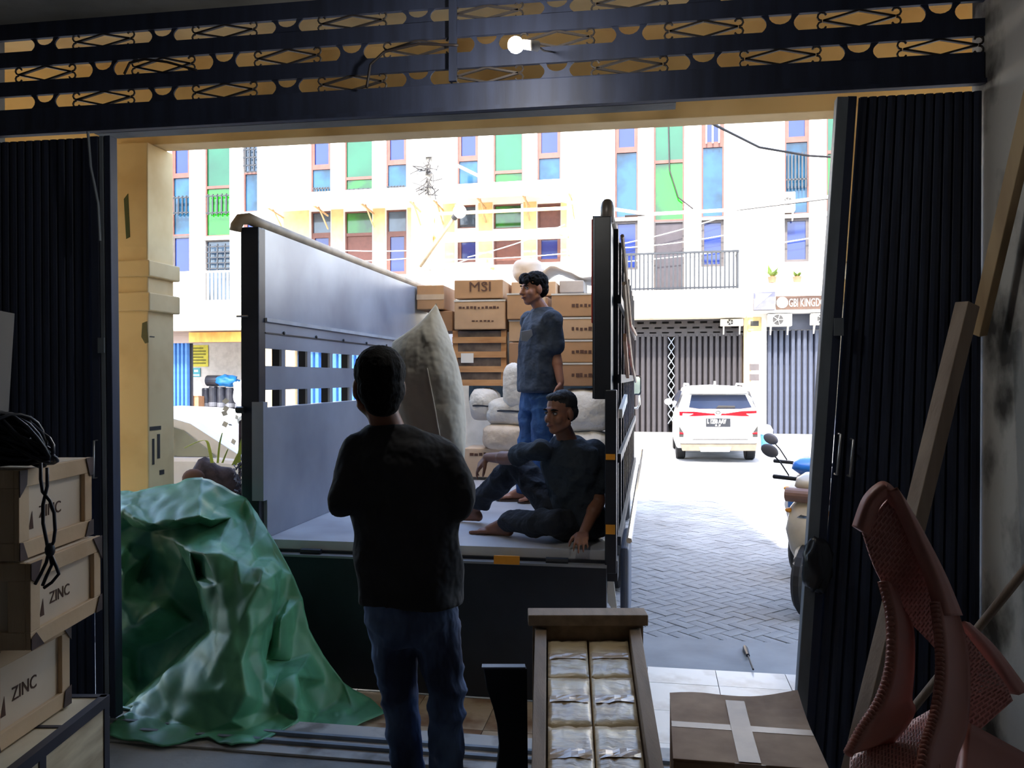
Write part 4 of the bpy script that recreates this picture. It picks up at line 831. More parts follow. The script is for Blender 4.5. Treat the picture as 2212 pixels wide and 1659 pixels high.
p0 = J(1257, 985, 4.55); obj('chest_print', MB().prism([J(x, y, 4.66-.0) for x, y in ((1240,978),(1262,975),(1266,1002),(1246,1006))], (.004,-.005,0)), mat('faded_print', (92,100,108), .9), s2)
c = MB(); c.ell(pel-V((0,0,.01)), (.17,.16,.095)); 
for (h_, k, a, w) in ((hR, kR, aR, .80), (hL, kL, aL, .86)): c.cone(h_, .098, k, .078); c.cone(k, .078, k.lerp(a, w*.5), .076); c.cone(k.lerp(a, w*.5), .072, k.lerp(a, w), .068)
put('trousers', remesh(c, .009, 3, wrinkle(.017, 8, 2, (1,1,1), .005)), blk_tr, s2)
s2.location.x -= .03
# ---- the man standing in the load
grey_t = mat('slate_tshirt', (62,72,88), .9, var=.12, scale=5, bump=.9, bscale=8); jeans_b = mat('blue_jeans', (52,92,144), .85, col2=(36,62,104), scale=5, thr=(.3,.6), bump=.8, bscale=9)
s3 = thing('person', 'person in slate t-shirt and blue jeans standing on the truck bed', 'person', PZ(1150, 1085, BZ))
hc = J(1153, 624, 6.2); HM = frame((-.80,-.60,-.08)); hs = 1.02
shN, elN, wrN = J(1192, 692, 6.08), J(1200, 768, 6.10), J(1211, 826, 6.02); shF, elF, wrF = J(1146, 694, 6.40), J(1160, 772, 6.44), J(1172, 832, 6.42)
pel = J(1166, 852, 6.2); hN, kN, aN = J(1176, 862, 6.12), J(1172, 965, 6.10), J(1178, 1070, 6.22); hF, kF, aF = J(1152, 862, 6.30), J(1140, 968, 6.26), J(1132, 1070, 6.28)
aN.z = aF.z = BZ+.09; BM3 = frame((-.86,-.5,0))
up = MB(); head_shapes(up, hc, HM, hs); up.cone(hc - V((0,0,.06)), .048, J(1172, 672, 6.22), .056)
up.loft([oval(p, BM3, a, b) for p, a, b in ((pel-V((0,0,.08)), .13, .10), (pel, .155, .11), (J(1163,790,6.2), .145, .11), (J(1166,720,6.22), .165, .115), (J(1168,690,6.22), .15, .085), (J(1171,672,6.22), .07, .06))])
arm(up, shN, elN, wrN, (.05,.042,.028)); arm(up, shF, elF, wrF)
hand_shapes(up, wrN, V((.05,-.05,-1)), V((-1,.2,0)), V((0,-1,0)) + V((-.6,0,0)), (.55,.75,.6), 1.0); hand_shapes(up, wrF, V((0,0,-1)), V((0,-1,0)), V((-1,0,0)), (.3,.4,.3))
leg(up, hN, kN, aN); leg(up, hF, kF, aF); foot_shapes(up, aN, (-.9,-.4,0)); foot_shapes(up, aF, (-1,-.1,0))
put('body', remesh(up, .0065, 2, face_fn(hc, HM, hs)), skin2, s3)
Lh = lambda x, y, z: hc + HM @ (V((x,y,z))*hs)
h = MB(); h.ell(Lh(0,-.022,.052), (.084,.098,.080), HM); h.ell(Lh(0,-.050,.0), (.078,.064,.070), HM); h.ell(Lh(.01,.058,.082), (.068,.040,.036), HM); h.ell(Lh(-.03,.080,.058), (.036,.018,.028), HM); h.ell(Lh(.04,.076,.060), (.026,.018,.022), HM)
put('hair', remesh(h, .006, 2, wrinkle(.007, 40, 9)), hair_m, s3); face_parts(s3, hc, HM, hs)
c = MB(); c.loft([oval(p, BM3, a, b, 26) for p, a, b in ((J(1164,846,6.2), .178, .145), (J(1163,800,6.2), .172, .142), (J(1164,745,6.21), .176, .142), (J(1167,712,6.22), .188, .136), (J(1169,690,6.22), .168, .104), (J(1171,676,6.22), .105, .084), (J(1172,666,6.22), .068, .066))])
c.cone(shN, .076, shN.lerp(elN, .68), .078); c.cone(shF, .076, shF.lerp(elF, .68), .076)
put('t_shirt', remesh(c, .010, 3, wrinkle(.018, 7.5, 5, (1,1,.6), .005)), grey_t, s3)
obj('chest_print', MB().prism([J(x, y, 6.02) for x, y in ((1124,716),(1146,712),(1148,724),(1136,738),(1124,736))], (.01,-.004,0)), mat('pale_print', (130,136,148), .9), s3)
c = MB(); c.loft([oval(p, BM3, a, b, 22) for p, a, b in ((J(1165,885,6.2), .14, .12), (J(1165,860,6.2), .165, .128), (J(1165,836,6.2), .16, .125))])
for (h_, k, a) in ((hN, kN, aN), (hF, kF, aF)): c.cone(h_, .10, k, .078); c.cone(k, .078, a+V((0,0,.02)), .066)
put('jeans', remesh(c, .010, 3, wrinkle(.015, 8, 3, (1,1,1.3), .005)), jeans_b, s3)
for a, d in ((aN, V((-.9,-.4,0))), (aF, V((-1,-.1,0)))):
    d.normalize(); x = d.cross(up2); obj('sandal', MB().prism([V((a.x,a.y,BZ+.002)) + d*f + x*g for f, g in ((-.09,-.03),(-.02,-.042),(.1,-.05),(.18,-.045),(.215,0),(.18,.045),(.1,.05),(-.02,.042),(-.09,.03))], (0,0,.014)), mat('brown_sandal', (70,50,40)), s3)
# ------------------------------------------------------------------ things in and before the store room
def CF(xc, D, z): return V((0,0,0)) + _rt*xc + V((-math.sin(YAW), math.cos(YAW), 0))*D + V((0,0,z))      # right / ahead of the viewer / height
# ---- green tarpaulin: traced fold lines, each with its distance
tarp_m = mat('green_tarpaulin', (86,152,112), .48, col2=(60,118,84), scale=5, thr=(.3,.65), bump=.18, bscale=9, detail=6, spec=.6)
TP = [ # px, py, distance
 (238,1064,4.32),(304,1058,4.35),(388,1040,4.34),(436,1029,4.32),(473,1043,4.36),(531,1076,4.42),
 (238,1100,4.22),(300,1092,4.16),(352,1085,4.14),(433,1071,4.12),(470,1090,4.2),(520,1110,4.36),
 (238,1112,4.12),(268,1106,4.04),(288,1120,3.98),(323,1135,3.95),(372,1128,3.94),(431,1116,3.92),(455,1125,4.0),(500,1118,4.16),(531,1128,4.26),(553,1124,4.22),(580,1146,4.2),(588,1186,4.16),
 (238,1160,4.12),(285,1172,4.10),(330,1185,4.14),(375,1165,4.06),(431,1150,4.04),(480,1160,3.98),(510,1185,3.98),(545,1180,4.04),(560,1205,4.06),
 (238,1218,4.0),(255,1214,3.88),(268,1240,3.94),(300,1255,4.14),(350,1235,4.10),(392,1212,4.0),
 (410,1192,3.76),(440,1196,3.72),(479,1198,3.72),(512,1212,3.72),(540,1226,3.76),(568,1230,3.70),(590,1244,3.72),(593,1205,4.14),(612,1228,4.12),(632,1240,4.14),
 (238,1262,3.92),(262,1300,3.88),(290,1352,3.86),(318,1300,3.96),(345,1310,3.84),(370,1290,4.0),(420,1235,3.98),(424,1255,3.80),
 (436,1268,3.72),(470,1262,3.66),(520,1262,3.64),(560,1262,3.64),(594,1275,3.70),(625,1290,4.10),(651,1292,4.14),
 (445,1315,3.72),(490,1320,3.60),(535,1315,3.58),(588,1320,3.70),(605,1340,3.90),(640,1360,4.06),(665,1358,4.12),
 (240,1380,3.92),(300,1400,4.0),(360,1380,4.06),(420,1345,4.02),(448,1330,3.92),(457,1362,3.66),(450,1372,3.66),(500,1375,3.54),(540,1375,3.56),(566,1380,3.66),(600,1400,3.9),(625,1430,4.0),(672,1410,4.1),(696,1414,4.14),
 (240,1460,3.9),(300,1470,4.0),(380,1432,3.92),(400,1418,3.66),(470,1430,3.52),(520,1430,3.50),(562,1420,3.62),(572,1471,3.6),(600,1460,3.78),(638,1460,3.72),(660,1490,3.98),(705,1470,4.12),(742,1472,4.16),
 (344,1472,3.62),(300,1512,3.60),(262,1560,3.60),(238,1585,3.62),(238,1540,3.86),(420,1500,3.48),(480,1490,3.44),(530,1500,3.44),(548,1540,3.52),(570,1520,3.56),(590,1490,3.62),(605,1540,3.62),(640,1530,3.56),(645,1575,3.6),(690,1540,4.0),(730,1515,4.1),(800,1508,4.2),(832,1540,4.1),(760,1525,4.06),
 (300,1590,3.52),(370,1570,3.46),(440,1590,3.40),(500,1560,3.42),(530,1580,3.46),(560,1575,3.52),(592,1600,3.48),(612,1608,3.5),(660,1585,3.72),(720,1575,3.86),(780,1562,3.96),(655,1612,3.64),(700,1605,3.72),
 (238,1650,3.44),(300,1650,3.38),(380,1650,3.36),(450,1650,3.36),(520,1655,3.38),(575,1632,3.44),(608,1618,3.48),(238,1700,3.30),(350,1700,3.26),(500,1690,3.30),(560,1660,3.36),
 (400,1202,4.02),(425,1272,4.02),(436,1332,4.04),(446,1364,4.0),(392,1410,3.98),(338,1464,3.95),(294,1504,3.92),(256,1552,3.9),
 (290,1134,4.14),(323,1148,4.14),(372,1142,4.12),(431,1130,4.10),(455,1140,4.12),(604,1252,4.06),(607,1282,4.06),(600,1326,4.0),(580,1386,3.95),(576,1426,3.9)]
RIDGES = [[(238,1112),(268,1106),(288,1120),(323,1135),(372,1128),(431,1116),(455,1125),(500,1118),(531,1128),(553,1124),(580,1146),(588,1186)], [(290,1134),(323,1148),(372,1142),(431,1130),(455,1140)],
 [(410,1192),(440,1196),(479,1198),(512,1212),(540,1226),(568,1230),(590,1244),(594,1275),(588,1320),(566,1380),(562,1420),(572,1471),(570,1520)], [(410,1192),(424,1255),(436,1268),(445,1315),(457,1362),(450,1372),(400,1418),(344,1472),(300,1512),(262,1560),(238,1585)],
 [(400,1202),(425,1272),(436,1332),(446,1364),(392,1410),(338,1464),(294,1504),(256,1552),(238,1540)], [(238,1262),(262,1300),(290,1352)], [(238,1218),(255,1214),(268,1240)], [(604,1252),(607,1282),(600,1326),(580,1386),(576,1426)],
 [(593,1205),(612,1228),(632,1240),(651,1292),(665,1358),(696,1414),(742,1472)], [(590,1490),(605,1540),(592,1600)], [(638,1460),(640,1530),(645,1575)], [(470,1262),(490,1320),(500,1375),(470,1430),(420,1500),(370,1570)], [(433,1071),(470,1090),(520,1110)]]
_p2 = [V((x, y)) for x, y, d in TP]
_ix = {(x, y): i for i, (x, y, d) in enumerate(TP)}
cd = geometry.delaunay_2d_cdt(_p2, [(_ix[a], _ix[b]) for r_ in RIDGES for a, b in zip(r_, r_[1:])], [], 0, 1e-4)
tris = [f for f in cd[2] if max((cd[0][f[i]]-cd[0][f[i-1]]).length for i in range(3)) < 128]
def dep(i): return TP[cd[3][i][0]][2]
bm = bmesh.new(); vv = []
for i, p in enumerate(cd[0]): 
    w = PY(p.x, p.y, dep(i)); 
    if w.z < PORCH+.008 and w.y > 3.63: w.z = PORCH+.008
    if w.z < .03 and w.y <= 3.63: w.z = .03
    vv.append(bm.verts.new(w))
for f in tris: bm.faces.new([vv[i] for i in f])
# the rear of the heap falls behind to the porch floor
bmesh.ops.subdivide_edges(bm, edges=bm.edges, cuts=1, use_grid_fill=True); bmesh.ops.smooth_vert(bm, verts=[v for v in bm.verts if not v.is_boundary], factor=.08, use_axis_x=True, use_axis_y=True, use_axis_z=True)
bmesh.ops.subdivide_edges(bm, edges=bm.edges, cuts=1, use_grid_fill=True); bmesh.ops.smooth_vert(bm, verts=[v for v in bm.verts if not v.is_boundary], factor=.12, use_axis_x=True, use_axis_y=True, use_axis_z=True)
bmesh.ops.subdivide_edges(bm, edges=bm.edges, cuts=1, use_grid_fill=True)
bmesh.ops.recalc_face_normals(bm, faces=bm.faces); bm.normal_update()
for v in bm.verts:
    k = 1-2*abs(noise.noise(V((v.co.x*6+v.co.z*3, v.co.y*6, v.co.z*2.5)))); k2 = 1-2*abs(noise.noise(V((v.co.x*12, v.co.y*9, v.co.z*8+5))))
    if v.co.z > -.1: v.co += v.normal*(.016*(k-.4)+.007*(k2-.4))
for v in bm.verts:                                                    # the heap stays clear of the gate's end post
    if 3.40 < v.co.y < 3.60: v.co.x = max(v.co.x, GPB+(GPT-GPB)*max(0, v.co.z-.03)/2.68+.098)
bd = [e for e in bm.edges if e.is_boundary and min(v.co.z for v in e.verts) > .1 and (e.verts[0].co+e.verts[1].co).y > 8.0]
ex = bmesh.ops.extrude_edge_only(bm, edges=bd)                       # the rear of the heap falls behind to the porch floor
for v in [g for g in ex['geom'] if isinstance(g, bmesh.types.BMVert)]: v.co = (v.co.x, min(v.co.y+.02, 4.40), PORCH+.01)
me = bpy.data.meshes.new('tarpaulin'); bm.to_mesh(me); bm.free()
o = link('tarpaulin', me, tarp_m, smooth=True, solid=.006); tag(o, 'crumpled heap of green tarpaulin beside the truck tailgate', 'tarpaulin')
o = tag(obj('plastic_bag', lumpy(CF(-1.13, 2.75, .1), (.13,.12,.1), 21, .4), mat('purple_bag', (46,38,56), .4), smooth=True), 'crumpled dark purple plastic bag at the foot of the tarpaulin', 'bag')
# ---- wooden crates stacked on the left
pine = mat('raw_pine', (216,190,156), .75, scale=2.5, col2=(190,160,124), stretch=(8,1,1), bump=.1, detail=6); pine_p = mat('pale_ply', (226,210,188), .75, scale=2, col2=(206,186,160), stretch=(6,1,1)); torn = mat('torn_brown_tape', (82,62,58), .5, var=.3, scale=20); inkb = mat('stencil_ink', (84,58,46), .9)
def zinc_crate(xr_, D0, D1, z0, z1, label, wx=.40, tilt=0, faint=False):
    base = CF(xr_-wx/2, (D0+D1)/2, z0); t = thing('wooden_crate', label, 'crate', base, YAW, 'stencilled wooden crates', rot=(0, 0, YAW+tilt)); L = D1-D0; H = z1-z0-.004; w = wx; b = .045; e = .013
    obj('body', MB().box(-w/2+e, w/2-e, -L/2+e, L/2-e, .002, H), pine_p, t, local=True)
    for (y0, y1, za, zb) in ((-L/2, L/2, 0, b), (-L/2, L/2, H-b, H), (-L/2, -L/2+b, b, H-b), (L/2-b*.9, L/2, b, H-b)): obj('batten', MB().box(w/2-e, w/2, y0, y1, za, zb), pine, t, local=True, bevel=.002)
    for (x0, x1, za, zb) in ((-w/2, w/2-e, 0, b), (-w/2, w/2-e, H-b, H), (-w/2, -w/2+b, b, H-b), (w/2-e-b, w/2-e, b, H-b)): obj('batten', MB().box(x0, x1, -L/2, -L/2+e, za, zb), pine, t, local=True, bevel=.002)
    rnd = random.Random(label)
    for (y, s_) in ((-L/2, 1), (L/2, -1)):
        for z in (0, H):
            k = [V((w/2+.002, y+s_*rnd.uniform(.03,.06), z)), V((w/2+.002, y+s_*rnd.uniform(.01,.03), abs(z-rnd.uniform(.03,.06)))), V((w/2+.002, y-s_*.002, abs(z-rnd.uniform(.03,.07)))), V((w/2+.002, y-s_*.002, z))]
            obj('torn_tape', MB().prism(k, (.002,0,0)), torn, t, local=True)
    text('lettering', 'ZINC', H*.20, inkb, t, (w/2-e+.001, -L*.20, H*.40), (0,1,0), (0,0,1), .0006, 0, True, sx=1.0 if not faint else .9)
    obj('stencil_mark', MB().prism([(w/2-e+.0005, -L*.33, H*.30), (w/2-e+.0005, -L*.27, H*.30), (w/2-e+.0005, -L*.285, H*.50)], (.0008,0,0)), inkb, t, local=True)
    return t
zinc_crate(-1.244, 2.10, 2.465, 1.135, 1.368, 'pine crate stencilled ZINC carrying the black cable coil')
zinc_crate(-1.222, 2.10, 2.475, .908, 1.133, 'pine crate stencilled ZINC in the middle of the stack', tilt=.02)
zinc_crate(-1.300, 2.08, 2.44, .645, .906, 'pine crate stencilled with faint ZINC on the metal-edged crate', tilt=-.03, faint=True)
zb = .642; t = thing('steel_edged_crate', 'pale wooden crate with dark steel edges below the ZINC crates', 'crate', CF(-1.55, 2.2, 0), rot=(0,0,YAW))
w, L = .66, .62
obj('body', MB().box(-w/2, w/2, -L/2, L/2, 0, zb-.004), mat('pale_crate_board', (222,208,176), .75, col2=(176,158,128), scale=4, stretch=(1,1,5)), t, local=True)
sd = mat('steel_strap', (62,62,74), .4, .5)
for y in (-L/2, -L*.1, L/2-.03): obj('steel_strap', MB().box(w/2, w/2+.004, y, y+.03, 0, zb-.004), sd, t, local=True); 
obj('steel_edge', MB().box(w/2-.02, w/2+.005, -L/2, L/2, zb-.03, zb), sd, t, local=True); obj('steel_edge', MB().box(-w/2, w/2, L/2-.02, L/2+.003, zb-.03, zb), sd, t, local=True)
for y in (-L*.3, L*.12): obj('steel_strap', MB().box(-w/2, w/2, y, y+.016, zb-.004, zb-.001), sd, t, local=True)
# ---- black cable coil on the top crate
coilm = mat('black_cable_sheath', (38,42,54), .42, var=.25, scale=20); rr = random.Random(5); m = MB()
def rest_on(q):                                                       # loops lie on the crate's lid and droop only past its edge
    for p in q:
        if p.dot(_rt) < -1.232 and p.z < 1.376: p.z = 1.376
    return q
ax0, ax1 = CF(-1.62, 2.28, 1.44), CF(-1.20, 2.14, 1.405); dx = (ax1-ax0)
for i in range(30):
    ph = rr.uniform(0, 6.28); r1 = rr.uniform(.028, .075); a = rr.uniform(-.05, .06); b = rr.uniform(.86, 1.06); q = []
    for k in range(24):
        u = 2*PI*k/24; s_ = a+(b-a)*(.5-.5*math.cos(u)); rad = r1*math.sin(u); base = ax0 + dx*s_
        q.append(base + V((0,0,1))*(rad*math.sin(ph)*.9+.015*math.sin(s_*6+i) + .02) + V((-.3,-.95,0))*(rad*math.cos(ph)+.01*math.cos(s_*9+i)) - V((0,0,.05))*max(0, s_-.75)*2)
    m.tube(rest_on(q), .0055, 6, closed=True)
for i in range(9):
    s_ = .15+.075*i; base = ax0+dx*s_+V((0,0,.02)); q = [base + V((0,0,1))*(.07*math.sin(u)) + V((-.3,-.95,0))*(.075*math.cos(u)) + dx*(.03*math.sin(u*.5)) for u in [2*PI*k/18 for k in range(18)]]; m.tube(rest_on(q), .0055, 6, closed=True)
t = thing('cable_coil', 'thick coil of black cable resting on the top crate', 'cable coil', CF(-1.4, 2.25, 1.368)); o = obj('coil', m, coilm, t, smooth=True)
def S(x, y, D=2.08): return PD(x, y, D)
q = [[(88,1000),(88,1035),(92,1062),(108,1082),(117,1108),(119,1145),(116,1170),(107,1188)], [(102,1010),(102,1050),(93,1090),(93,1130),(101,1170),(104,1190)], [(106,1190),(100,1215),(88,1240),(76,1262)], [(107,1190),(112,1220),(100,1245),(92,1265)], [(108,1192),(122,1225),(127,1240),(112,1258),(95,1270)]]
for k in q: obj('loose_end', MB().tube([S(*p, 2.06+.0*i) for i, p in enumerate(k)], .0042, 6), coilm, t, smooth=True)
obj('knot', MB().ell(S(108, 1188, 2.06), (.012,.012,.018)), coilm, t, smooth=True)
tag(obj('leaning_board', MB().beam(CF(-1.98, 3.0, .02), CF(-1.93, 3.12, 1.85), .16, .02, (1,0,0)), mat('grey_board', (96,90,84), .8, stretch=(1,1,.2))), 'grey board leaning on the gate behind the cable coil', 'board')
# ---- long crate of wrapped packages in the foreground
lumber = mat('brown_lumber', (138,116,92), .75, scale=2.2, col2=(112,92,70), stretch=(8,1,8), bump=.15)
lc = thing('open_crate', 'long open wooden crate holding film-wrapped packages', 'crate', CF(.29, 2.7, 0), rot=(0,0,YAW))
def LC(x, D, z): return V((x-.29, D-2.7, z))
Df, Dn = 3.42, 1.95; zf_, zn_ = .535, .44
def zt_(D): return zn_+(zf_-zn_)*(D-Dn)/(Df-Dn)
def lq(x0f, x1f, x0n, x1n, h, top):     # tapering board along the crate
    return [LC(x0n, Dn, zt_(Dn)+top-h), LC(x1n, Dn, zt_(Dn)+top-h), LC(x1f, Df, zt_(Df)+top-h), LC(x0f, Df, zt_(Df)+top-h), LC(x0n, Dn, zt_(Dn)+top), LC(x1n, Dn, zt_(Dn)+top), LC(x1f, Df, zt_(Df)+top), LC(x0f, Df, zt_(Df)+top)]
obj('side_board', MB().hexa(lq(.095, .142, .040, .078, .30, .035)), lumber, lc, local=True, bevel=.003); obj('side_board', MB().hexa(lq(.482, .528, .352, .392, .30, .035)), lumber, lc, local=True, bevel=.003)
obj('end_board', MB().box(LC(.085,0,0).x, LC(.54,0,0).x, Df-2.7, Df-2.68, .02, zf_+.05), lumber, lc, local=True); obj('end_rail', MB().box(LC(.066,0,0).x, LC(.556,0,0).x, Df-2.73, Df-2.62, zf_+.05, zf_+.095), lumber, lc, local=True, bevel=.004)
obj('base_board', MB().hexa([LC(.05, Dn, 0), LC(.385, Dn, 0), LC(.52, Df, 0), LC(.1, Df, 0), LC(.05, Dn, .03), LC(.385, Dn, .03), LC(.52, Df, .03), LC(.1, Df, .03)]), lumber, lc, local=True)
obj('near_end_board', MB().box(LC(.045,0,0).x, LC(.39,0,0).x, Dn-2.72, Dn-2.7, .02, zn_+.02), lumber, lc, local=True)
wrap = mat('film_wrapped_cream', (224,206,170), .33, col2=(176,152,120), scale=6, thr=(.36,.50), bump=.5, bscale=14, spec=.6, coat=.1, stretch=(1,2.5,1))
names = ('creased', 'glossy', 'taped', 'puckered')
nr = 4
for c_ in (0, 1):
    for i in range(nr):
        f0, f1 = i/nr, (i+1)/nr; g = .004
        def xx(D, e): f = (D-Dn)/(Df-Dn); a = .085+(.148-.085)*f; b = .345+(.476-.345)*f; return a+(b-a)*e
        D0, D1 = Dn+(Df-Dn)*f0+g, Dn+(Df-Dn)*f1-g; e0, e1 = ((.0, .485), (.515, 1.0))[c_]; m = MB(); top = []
        k = 12
        def gp(u, v, s_):
            D = D0+(D1-D0)*v; x = xx(D, e0+(e1-e0)*u); ed = min(u, 1-u, v, 1-v); z = zt_(D)-.012-.007*math.exp(-ed*22)+.004*noise.noise(V((u*3+i*3, v*5+c_*9, 0)))+.005*(1-2*abs(noise.noise(V((u*4+c_*5, v*9+i*2, 1)))))
            return CF(x, D, z)
        m.grid(k, k, lambda u, v: gp(u, v, 0)); nn = len(m.v)
        rim = [j for j in range(k)] + [j*k+k-1 for j in range(1, k)] + [(k-1)*k+j for j in range(k-2, -1, -1)] + [j*k for j in range(k-2, 0, -1)]
        lo = [V((m.v[r_].x, m.v[r_].y, .06)) for r_ in rim]; b0 = len(m.v); m.v += lo; n_ = len(rim)
        m.f += [(rim[j], rim[(j+1)%n_], b0+(j+1)%n_, b0+j) for j in range(n_)] + [tuple(range(b0, b0+n_))]; m.m += [0]*(n_+1)
        t = thing('wrapped_package', '%s film-wrapped package beside the %s crate board, %s from the end rail' % (names[i], ('stand-side', 'carton-side')[c_], ('fourth', 'third', 'second', 'first')[i]), 'package', CF(xx(D0, (e0+e1)/2), (D0+D1)/2, .03), 0, 'packages in the long crate')
        obj('wrapping', m, wrap, t, smooth=False).data.shade_smooth()
        q = MB().grid(7, 4, lambda u, v: gp(.04+.92*u, .42+.14*v, 0)+V((0,0,.0035))); obj('tape', q, tape_m, t)
# ---- black upright panel between the man and the crate
blkp = mat('black_plastic', (24,24,27), .7, spec=.3); pp_ = [(1043,1437),(1136,1437),(1137,1560),(1138,1659),(1139,1745),(1062,1745),(1071,1659),(1077,1605),(1073,1560),(1063,1520),(1050,1480)]
P_ = [PD(x, y, 3.12) for x, y in pp_]
for q_ in P_: q_.z = max(q_.z, .0)
t = thing('black_plastic_stand', 'black upright plastic stand with a curved side beside the long crate', 'stand', (P_[4].x, P_[4].y, 0))
obj('sheet', MB().prism(P_, (.01,-.035,0)), blkp, t, bevel=.004); obj('top_edge', MB().beam(P_[0]+V((0,-.018,.002)), P_[1]+V((0,-.018,.002)), .036, .006), mat('rim_highlight', (96,98,102), .4), t)  # strip paler than the sheet: edge highlight put into its colour
obj('foot', MB().box(P_[5].x, P_[4].x, P_[4].y-.09, P_[4].y+.03, 0, .02), blkp, t)
# ---- taped cardboard box by the right leaf
bxm = mat('worn_cardboard', (176,148,120), .8, col2=(132,104,82), scale=5, bump=.2, bscale=12)
pA, pB = PD(1452, 1510, 2.95), PD(1455, 1632, 2.49); zt = pA.z
x0, x1, y0, y1 = pB.x-.0, PD(1780, 1622, 2.49).x, pB.y, PD(1590, 1504, 2.95).y
t = thing('cardboard_box', 'worn brown cardboard box with crossed clear tape by the gate', 'box', ((x0+x1)/2, (y0+y1)/2, 0))
obj('body', B(x0, x1, y0, y1, 0, zt-.008), bxm, t, bevel=.004); ym = (y0+y1)/2
obj('flap', B(x0-.002, x1+.002, y0, ym-.002, zt-.008, zt), bxm, t, bevel=.002)
obj('flap', MB().grid(12, 6, lambda u, v: V((x0+(x1-x0)*u, ym+.002+(y1+.02-ym)*v, zt-.003+.055*max(0,u-.35)**1.2*v*v + .008*v*math.sin(u*7)))), bxm, t, solid=.006)
obj('tape', B(x0, x1, ym-.022, ym+.022, zt, zt+.0012), mat('box_tape', (184,160,134), .4), t); xm_ = x0+(x1-x0)*.5
obj('tape', MB().grid(3, 10, lambda u, v: V((xm_-.032+.064*u, y0+.005+(y1-y0-.05)*v, zt+.0028+ (.02*max(0,v-.6))))), mat('clear_tape', (186,164,140), .42, spec=.4), t, solid=.001)
obj('tape', B(xm_-.045, xm_+.045, y0-.0015, y0, zt-.1, zt), tape_m, t)
# ---- pink plastic chair tipped on the goods at the right
pink = mat('pink_plastic', (198,134,122), .42, var=.08, scale=4)
def weave():
    m = bpy.data.materials.new('pink_weave'); m.use_nodes = True; nt = m.node_tree; Lk = nt.links.new; b = nt.nodes['Principled BSDF']; b.inputs['Roughness'].default_value = .45
    uv = nt.nodes.new('ShaderNodeUVMap'); br = nt.nodes.new('ShaderNodeTexBrick'); br.inputs['Scale'].default_value = 1; br.offset = .5
    br.inputs['Brick Width'].default_value = .015; br.inputs['Row Height'].default_value = .0085; br.inputs['Mortar Size'].default_value = .0030; br.inputs['Mortar Smooth'].default_value = .4
    br.inputs['Color1'].default_value = br.inputs['Color2'].default_value = (0,0,0,1); br.inputs['Mortar'].default_value = (1,1,1,1); Lk(uv.outputs[0], br.inputs[0])
    b.inputs['Base Color'].default_value = (*srgb((206,144,134)), 1)
    w2 = nt.nodes.new('ShaderNodeTexWave'); w2.inputs['Scale'].default_value = 40; Lk(uv.outputs[0], w2.inputs[0])
    bp = nt.nodes.new('ShaderNodeBump'); bp.inputs['Strength'].default_value = .9; bp.inputs['Distance'].default_value = .006; Lk(br.outputs[0], bp.inputs['Height']); Lk(bp.outputs[0], b.inputs['Normal'])
    # real openings between the strands
    br2 = nt.nodes.new('ShaderNodeTexBrick'); br2.offset = .5; br2.inputs['Scale'].default_value = 1; br2.inputs['Brick Width'].default_value = .015; br2.inputs['Row Height'].default_value = .0085; br2.inputs['Mortar Size'].default_value = .0034; br2.inputs['Mortar Smooth'].default_value = .0
    br2.inputs['Color1'].default_value = br2.inputs['Color2'].default_value = (0,0,0,1); br2.inputs['Mortar'].default_value = (1,1,1,1); Lk(uv.outputs[0], br2.inputs[0])
    Lk(br2.outputs[0], b.inputs['Alpha']); _mats['pink_weave'] = m; return m
weave_m = weave()
ch = thing('plastic_chair', 'pink woven plastic chair tipped over beside the leaning timber', 'chair', PD(2030, 1659, 1.5))
def smoothpts(P, n=8):
    out = []
    for i in range(len(P)-1):
        p0, p1, p2, p3 = P[max(i-1,0)], P[i], P[i+1], P[min(i+2,len(P)-1)]
        for k in range(n): t_ = k/n; out.append(.5*((2*p1)+(p2-p0)*t_+(2*p0-5*p1+4*p2-p3)*t_*t_+(3*p1-p0-3*p2+p3)*t_**3))
    out.append(P[-1]); return out
def ribbon(name, A, Bq, m_, thick, nw=8, par=ch, beads=False, cup=0):
    """surface between two traced edges, each (px, py, distance)"""
    ea = smoothpts([PD(*p) for p in A]); eb = smoothpts([PD(*p) for p in Bq]); n = min(len(ea), len(eb))
    ea = [ea[round(i*(len(ea)-1)/(n-1))] for i in range(n)]; eb = [eb[round(i*(len(eb)-1)/(n-1))] for i in range(n)]
    off = par.location; me = bpy.data.meshes.new(name); vs_, fs, uvs = [], [], []; run = 0
    for i in range(n):
        if i: run += ((ea[i]+eb[i])/2-(ea[i-1]+eb[i-1])/2).length
        wd = (eb[i]-ea[i]).length
        for j in range(nw): f = j/(nw-1); p = ea[i].lerp(eb[i], f); p = p + (p-CAMP).normalized()*cup*math.sin(PI*f); vs_.append(tuple(p-off)); uvs.append((wd*(f-.5)+1, run))
    for i in range(n-1):
        for j in range(nw-1): fs.append((i*nw+j, i*nw+j+1, (i+1)*nw+j+1, (i+1)*nw+j))
    me.from_pydata(vs_, [], fs); ul = me.uv_layers.new(name='UVMap')
    for l in me.loops: ul.data[l.index].uv = uvs[l.vertex_index]
    o = link(name, me, m_, par, smooth=True, solid=thick)
    if beads:
        q = MB(); 
        for e in ((ea,) if beads == 'a' else (ea, eb)):
            for i in range(0, len(e)-1, 1): q.tube([e[i]-V((0,0,0)), e[i].lerp(e[i+1], .5), e[i+1]], [.004, .0085, .004], 8)
        obj('beaded_edge', q, pink, o, smooth=True)
    return o
